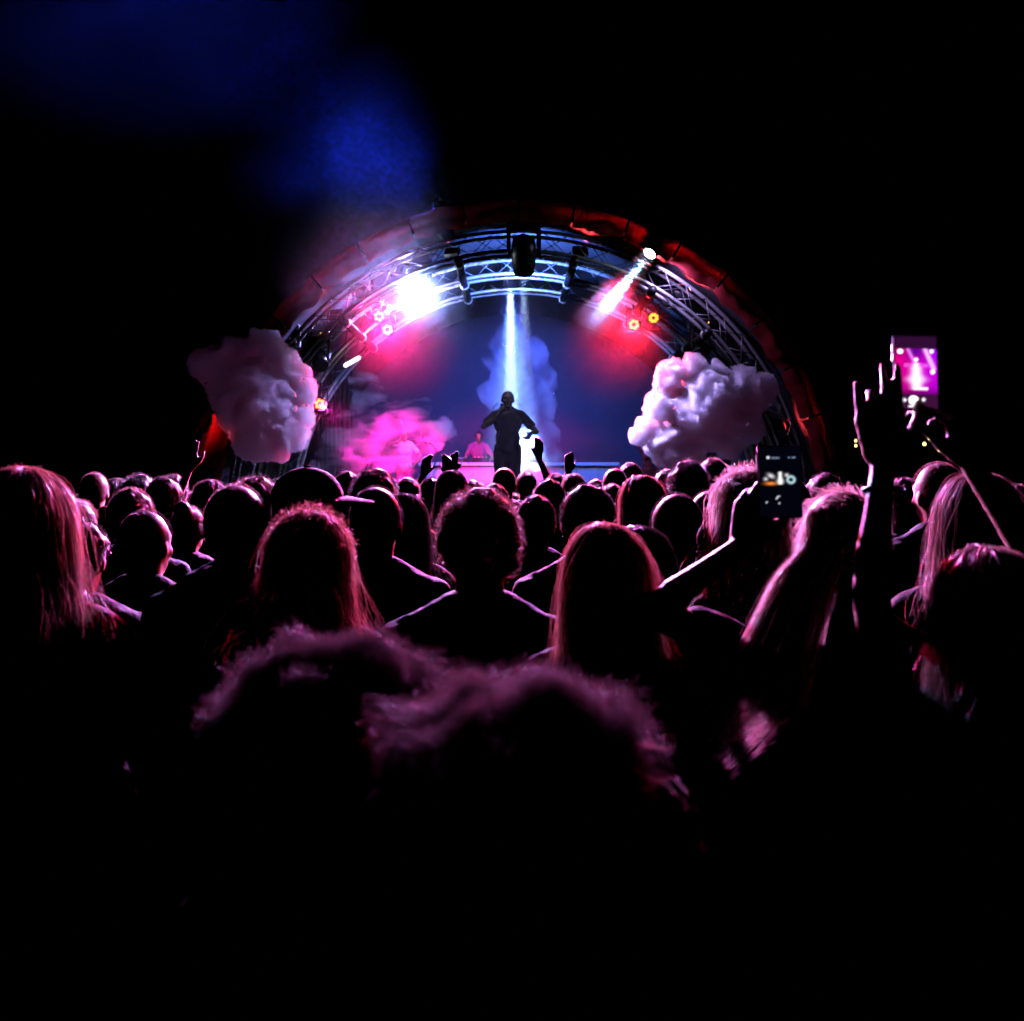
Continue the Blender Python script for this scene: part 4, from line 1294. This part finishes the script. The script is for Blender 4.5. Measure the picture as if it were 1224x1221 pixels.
# two hands holding the bright phone overhead
def holder_arms(W, dv):
    return {-1: dict(wrist=W(1056, 550, 1.42), hint=dv((-0.6, -0.7, -0.3)), dir=dv((-0.02, 0.12, 1)), palm=dv((0.35, 1, 0)), curl=(0.04, 0.2, 0.6, 0.05), thumb=1.0),
            1: dict(wrist=W(1142, 508, 1.46), hint=dv((0.9, -0.5, -0.4)), dir=dv((-0.25, 0.1, 0.7)), palm=dv((-0.8, 0.6, 0)), curl=(0.7, 0.8, 0.9, 0.9), thumb=0.6)}


person('person reaching up with both bare arms to film with the bright phone', 1180, 655, 1.36, R_(-14), 'f', 'long2', 'hair_brown', 'cloth_black', fine=True, key='holder', arms_fn=holder_arms)


# ---- phones
def phone(c, w, h, yaw, tilt, roll, label, paint, strength, pname):
    t = thing('phone', label, 'phone', c)
    t.rotation_euler = (tilt, roll, yaw)
    b = MB(); b.box((0, 0, 0), (w, 0.008, h), bev=0.0035); obj('case', b.mesh('case'), M['black_plastic'], t)
    nx, nz = 46, 84
    sw, sh_ = w * 0.92, h * 0.95
    V = []; cols = []
    for j in range(nz + 1):
        for i in range(nx + 1):
            V.append((-sw / 2 + sw * i / nx, -0.0044, -sh_ / 2 + sh_ * j / nz)); cols.append((*paint(i / nx, 1 - j / nz), 1.0))
    Fq = np.array([(j * (nx + 1) + i, j * (nx + 1) + i + 1, (j + 1) * (nx + 1) + i + 1, (j + 1) * (nx + 1) + i) for j in range(nz) for i in range(nx)])
    me = mesh_np('screen', np.array(V), Fq, False)
    at = me.color_attributes.new('display', 'FLOAT_COLOR', 'POINT')
    at.data.foreach_set('color', np.array(cols, np.float32).ravel())
    obj('screen', me, emit_attr(pname, strength), t)
    for z in (0.2, 0.32):
        b = MB(); b.box((-w / 2 - 0.0008, 0, h * z), (0.0016, 0.003, 0.012)); obj('side_button', b.mesh('side_button', False), M['aluminium'], t)
    b = MB(); b.lathe([(0.006, 0), (0.006, 0.002), (0.004, 0.0022)], 12, (0.02, 0.0062, h * 0.42), np.array(Matrix.Rotation(R_(-90), 3, 'X'))); obj('camera_lens', b.mesh('camera_lens'), M['glass_lens'], t)
    return t


def gz(d, w):
    return math.exp(-(d / w) ** 2)


def paint_bright(u, v):
    """u left to right, v top to bottom"""
    if v < 0.17:
        return (0.03, 0.004, 0.035)
    if v > 0.80:
        c = np.array((0.05, 0.005, 0.045))
        if ((u - 0.42) * 0.5) ** 2 + (v - 0.885) ** 2 < 0.058 ** 2: return (2, 2, 2)
        if ((u - 0.2) * 0.5) ** 2 + (v - 0.885) ** 2 < 0.025 ** 2 or ((u - 0.66) * 0.5) ** 2 + (v - 0.875) ** 2 < 0.022 ** 2: return (1.2, 1.2, 1.3)
        if abs(v - 0.972) < 0.012 and abs(u - 0.42) < 0.13: return (1.4, 1.4, 1.4)
        return tuple(c)
    c = np.array((0.75, 0.0, 0.22)) * (1 - u) + np.array((0.62, 0.0, 0.85)) * u
    c *= 0.55 + 0.45 * gz(v - 0.5, 0.25)
    c += np.array((0.02, 0, 0.5)) * gz(u - 0.98, 0.12) * gz(v - 0.25, 0.15) - np.array((0.35, 0, 0.0)) * gz(u - 0.5, 0.14) * gz(v - 0.22, 0.08)
    x1 = 0.30 + (v - 0.17) * 0.85
    if v < 0.40: c += np.array((0.6, 0.25, 0.9)) * gz(u - x1, 0.035)
    x2 = 0.72 + (v - 0.17) * 0.72
    if v < 0.46: c += np.array((1.0, 0.7, 1.2)) * gz(u - x2, 0.045)
    wv = 0.06 + 0.07 * gz(v - 0.60, 0.05) + 0.04 * (v > 0.42)
    if 0.37 < v < 0.74: c += np.array((1.5, 1.3, 1.6)) * gz(u - 0.5, wv)
    for k, off in enumerate((0.385, 0.41)):
        c += np.array((0.5, 0.15, 0.6)) * gz(v - off - 0.12 * (u - 0.5) ** 2, 0.008) * (abs(u - 0.5) < 0.3)
    if abs(v - 0.725) < 0.016 and 0.43 < u < 0.78: c = np.array((1.5, 1.3, 1.5))
    for (a, b_, r) in ((0.12, 0.215, 0.035), (0.5, 0.325, 0.026), (0.88, 0.205, 0.026), (0.9, 0.49, 0.03)):
        if ((u - a) * 0.5) ** 2 + (v - b_) ** 2 < r * r * 0.8: c = np.array((1.8, 1.8, 1.8))
    c *= 1.0 if v < 0.72 else max(0.15, 1 - (v - 0.72) * 8)
    return tuple(np.clip(c, 0, 3))


def paint_dark(u, v):
    c = np.array((0.001, 0.001, 0.004))
    if abs(v - 0.155) < 0.012 and 0.30 < u < 0.5 and int(u * 46) % 3 != 0: c = np.array((0.25, 0.3, 0.45))
    if ((u - 0.22) * 0.5) ** 2 + (v - 0.155) ** 2 < 0.018 ** 2: c = np.array((0.9, 0.9, 1.0))
    if abs(v - 0.155) < 0.01 and (0.70 < u < 0.74 or 0.80 < u < 0.88): c = np.array((0.3, 0.45, 0.7))
    if 0.36 < v < 0.56:
        c += np.array((1.3, 1.3, 1.3)) * gz(u - 0.50, 0.035 + 0.03 * gz(v - 0.5, 0.04)) * (v < 0.545)
        c += np.array((1.0, 0.95, 1.0)) * gz(u - 0.28 + (v - 0.42) * -1.2, 0.06) * gz(v - 0.42, 0.028)
        c += np.array((0.6, 0.9, 1.0)) * gz(math.hypot((u - 0.76) * 0.55, v - 0.475) - 0.045, 0.013) * (u > 0.64)
        c += np.array((1.0, 0.9, 1.0)) * gz(u - 0.66, 0.04) * gz(v - 0.41, 0.02)
        c += np.array((1.3, 0.35, 0.04)) * gz(u - 0.27, 0.12) * gz(v - 0.53, 0.018) + np.array((0.9, 0.85, 0.9)) * gz(u - 0.15, 0.04) * gz(v - 0.465, 0.02)
    dd = math.hypot((u - 0.47) * 0.55, v - 0.755)
    if abs(dd - 0.038) < 0.008 and (v < 0.755 and u < 0.5): c = np.array((0.8, 0.8, 0.85))
    if math.hypot((u - 0.46) * 0.55, v - 0.81) < 0.012: c = np.array((0.7, 0.7, 0.8))
    if math.hypot((u - 0.16) * 0.55, v - 0.80) < 0.011: c = np.array((0.8, 0.8, 0.85))
    return tuple(c)


phone(P(1094, 446, 1.46), 0.076, 0.136, R_(-4), R_(-8), R_(2), 'phone held overhead with bright pink picture of the stage', paint_bright, 1.0, 'screen_bright')
phone(P(932, 576, 1.60), 0.084, 0.140, R_(-4), R_(-6), R_(0), 'dark phone held up with a tiny dim picture of the stage', paint_dark, 1.0, 'screen_dark')

# a thin bracelet on the raised left wrist
pts = [(0.033 * math.cos(a), 0.027 * math.sin(a), 0.004 * math.sin(2 * a)) for a in np.linspace(0, 2 * math.pi, 25)]
b = MB(); b.tube(pts, 0.0035, 6, caps=False)
br = obj('bracelet', b.mesh('bracelet'), M['aluminium'], None, P(1057, 585, 1.41)); tag(br, 'thin bracelet on the raised left wrist by the bright phone', 'bracelet')

# ---- the rows behind, one by one
ARMS_UP = {
    'up_right': lambda W, dv: {1: dict(wrist=(0.12, 0.16, 1.88), hint=(0.6, 0.2, -0.6), dir=(0.05, 0.05, 1), palm=(0, 1, 0), curl=(0.15, 0.2, 0.3, 0.3))},
    'up_both': lambda W, dv: {s: dict(wrist=(s * 0.10, 0.24, 1.78), hint=(s * 0.6, 0.2, -0.8), dir=(-s * 0.2, 0.05, 1), palm=(0, 1, 0), curl=(0.3, 0.3, 0.4, 0.4)) for s in (-1, 1)},
    'up_left': lambda W, dv: {-1: dict(wrist=(-0.2, 0.2, 1.82), hint=(-0.6, 0.2, -0.6), dir=(0.05, 0.05, 1), palm=(0, 1, 0), curl=(0.2, 0.2, 0.3, 0.3))},
}
rows = [
    (175, 612, 2.7, 'm', 'buzz', None, 'smooth head outlined on its right, second nearest head at the left'),
    (157, 584, 3.3, 'm', 'short1', None, 'dark head behind the smooth head at the left'),
    (196, 570, 4.0, 'm', 'short2', None, 'dark head beyond the left heads, edge lit pink'),
    (226, 604, 3.9, 'f', 'bun', None, 'small head with tied up hair and bare neck left of the round head'),
    (113, 566, 5.2, 'm', 'buzz', None, 'faint round head far at the left of the crowd'),
    (166, 567, 5.6, 'm', 'curly', None, 'faint curly head far at the left of the crowd'),
    (207, 568, 5.4, 'm', 'tousled', None, 'faint far tousled head at the left of the crowd'),
    (140, 572, 6.2, 'f', 'long2', None, 'faint long haired person at the far left of the crowd'),
    (447, 560, 4.0, 'm', 'curly', None, 'bushy dark head before the pink smoke'),
    (416, 564, 4.5, 'm', 'short1', None, 'dark head between the baseball cap and the bushy head'),
    (487, 571, 5.6, 'm', 'short2', None, 'small outlined head right of the bushy head'),
    (515, 571, 6.3, 'm', 'short1', 'up_both', 'small dark head with both hands up before the table'),
    (540, 562, 4.9, 'f', 'bob', None, 'dark head left of the hand raised before the table'),
    (566, 574, 6.4, 'm', 'short2', 'up_left', 'small dark head under a raised forearm left of the singer'),
    (589, 578, 4.2, 'm', 'short1', None, 'dark round head just above the messy haired centre man'),
    (603, 560, 6.0, 'm', 'buzz', None, 'head with grey rim below the singer'),
    (629, 564, 7.0, 'm', 'short2', 'up_right', 'dark head below the singer with one arm raised high'),
    (656, 573, 4.3, 'm', 'short1', None, 'dark head outlined pink above the round head'),
    (664, 566, 7.0, 'm', 'short2', None, 'small far head before the right half of the table'),
    (686, 566, 6.4, 'f', 'bob', None, 'far dark head before the right half of the table, hair to the chin'),
    (712, 573, 6.8, 'm', 'short1', 'up_left', 'small far head with a hand raised at the right end of the table'),
    (735, 561, 5.8, 'm', 'buzz', None, 'outlined head left of the glowing red hair'),
    (731, 579, 5.0, 'm', 'short1', None, 'small dark head directly below the outlined one'),
    (753, 553, 6.6, 'm', 'short2', None, 'small tall head before the right dancer'),
    (797, 561, 5.4, 'm', 'short1', None, 'dark head under the left edge of right smoke cloud'),
    (852, 548, 5.2, 'm', 'short2', None, 'tall dark head right of the curly head before the smoke'),
    (872, 566, 5.8, 'm', 'short1', None, 'dark head under the right end of right smoke cloud'),
    (335, 572, 4.2, 'm', 'short2', None, 'dark head left of the baseball cap and farther off'),
    (252, 574, 4.6, 'f', 'long2', 'up_left', 'dim person with a thin arm raised left of the round head'),
    (985, 566, 4.4, 'm', 'short1', None, 'dim head far behind the blown hair, at the right'),
    (1080, 572, 3.4, 'm', 'short2', None, 'dim head behind the raised left arm'),
    (1120, 555, 3.2, 'm', 'buzz', None, 'dim head with grey highlight below the bright phone'),
    (945, 574, 3.6, 'm', 'short1', None, 'dark head behind the dim phone'),
    (1215, 580, 3.9, 'm', 'short2', None, 'dim head far off at the right edge'),
    (60, 575, 4.2, 'm', 'short2', None, 'dim head far off behind the left red hair'),
]
cl = ['cloth_black', 'cloth_charcoal', 'cloth_navy', 'cloth_grey', 'cloth_olive', 'cloth_maroon']
for i, (px, top, d, bld, hr, pose, lab) in enumerate(rows):
    person(lab, px, top, d, R_(((i * 37) % 25) - 12), bld, hr, ('hair_black', 'hair_brown', 'hair_black')[i % 3], cl[i % 6], ('cloth_charcoal', 'cloth_denim')[i % 2],
           ('skin', 'skin', 'skin_dark')[i % 3], key=(pose or 'std', bld), arms_fn=ARMS_UP[pose] if pose else None)
# the rest of the packed crowd between them and the stage
rs = np.random.default_rng(3)
nfill = 0
kinds = (('short1', 'short haired'), ('long2', 'long haired'), ('tousled', 'tousled'), ('bob', 'bobbed'), ('curly', 'curly'), ('bun', 'tied up'), ('wavy2', 'wavy haired'), ('pony', 'ponytailed'))
for tries in range(1600):
    d = rs.uniform(3.6, 9.6); half = 0.62 * d
    X = rs.uniform(-half, half)
    if any((X - a) ** 2 + (d - b_) ** 2 < (0.42 + 0.01 * d) ** 2 for a, b_, _ in PLACED):
        continue
    px = CX + X / d * F
    h = rs.uniform(1.55, 1.70) - (0.05 if d < 5 else 0)
    top = HY - (h - EYE) * F / d
    i = tries
    hk, hn = kinds[int(rs.integers(len(kinds)))]
    where = ('near the left end of the stage', 'before the left half of the stage', 'before the middle of the stage', 'before the right half of the stage', 'near the right end of the stage')[min(4, max(0, int((px - 60) / 221)))]
    p = person(f'{hn} dark head deep in the packed crowd {where}', px, top, d, R_(rs.uniform(-30, 30)), 'mf'[i % 2], hk, ('hair_black', 'hair_brown', 'hair_red')[int(rs.integers(3))], cl[i % 6],
           ('cloth_charcoal', 'cloth_denim')[i % 2], ('skin', 'skin_dark')[i % 2], key=('std', 'mf'[i % 2]), group='far rows of the audience')
    p.rotation_euler = (R_(rs.uniform(-3, 5)), R_(rs.uniform(-5, 5)), p.rotation_euler[2])
    nfill += 1
    if nfill >= 100:
        break

# ------------------------------------------------------------------ small far lights at the right
for k, (px, py) in enumerate(((1111, 524), (1105, 531), (1123, 538), (1132, 533), (1137, 530), (1153, 534))):
    c = P(px, py, 17.0)
    t = thing('festoon_bulb', 'tiny warm bulb far off behind the raised right arm', 'bulb', c, group='warm far bulbs')
    b = MB(); b.ell((0, 0, 0), (0.032, 0.032, 0.04), 12, 8); obj('bulb_glass', b.mesh('bulb_glass'), M['bulb_warm'], t)
    b = MB(); b.cone((0, 0, 0.04), 0.016, (0, 0, 0.08), 0.016, 8, 0); obj('socket', b.mesh('socket'), M['black_plastic'], t)
for k, (px, py) in enumerate(((1023, 527), (1023, 533))):
    t = thing('festoon_bulb', 'tiny warm bulb far off left of the raised arm', 'bulb', P(px, py, 17.0), group='warm far bulbs left of the arm')
    b = MB(); b.ell((0, 0, 0), (0.026, 0.026, 0.032), 12, 8); obj('bulb_glass', b.mesh('bulb_glass'), M['bulb_warm'], t)
    b = MB(); b.cone((0, 0, 0.032), 0.014, (0, 0, 0.07), 0.014, 8, 0); obj('socket', b.mesh('socket'), M['black_plastic'], t)
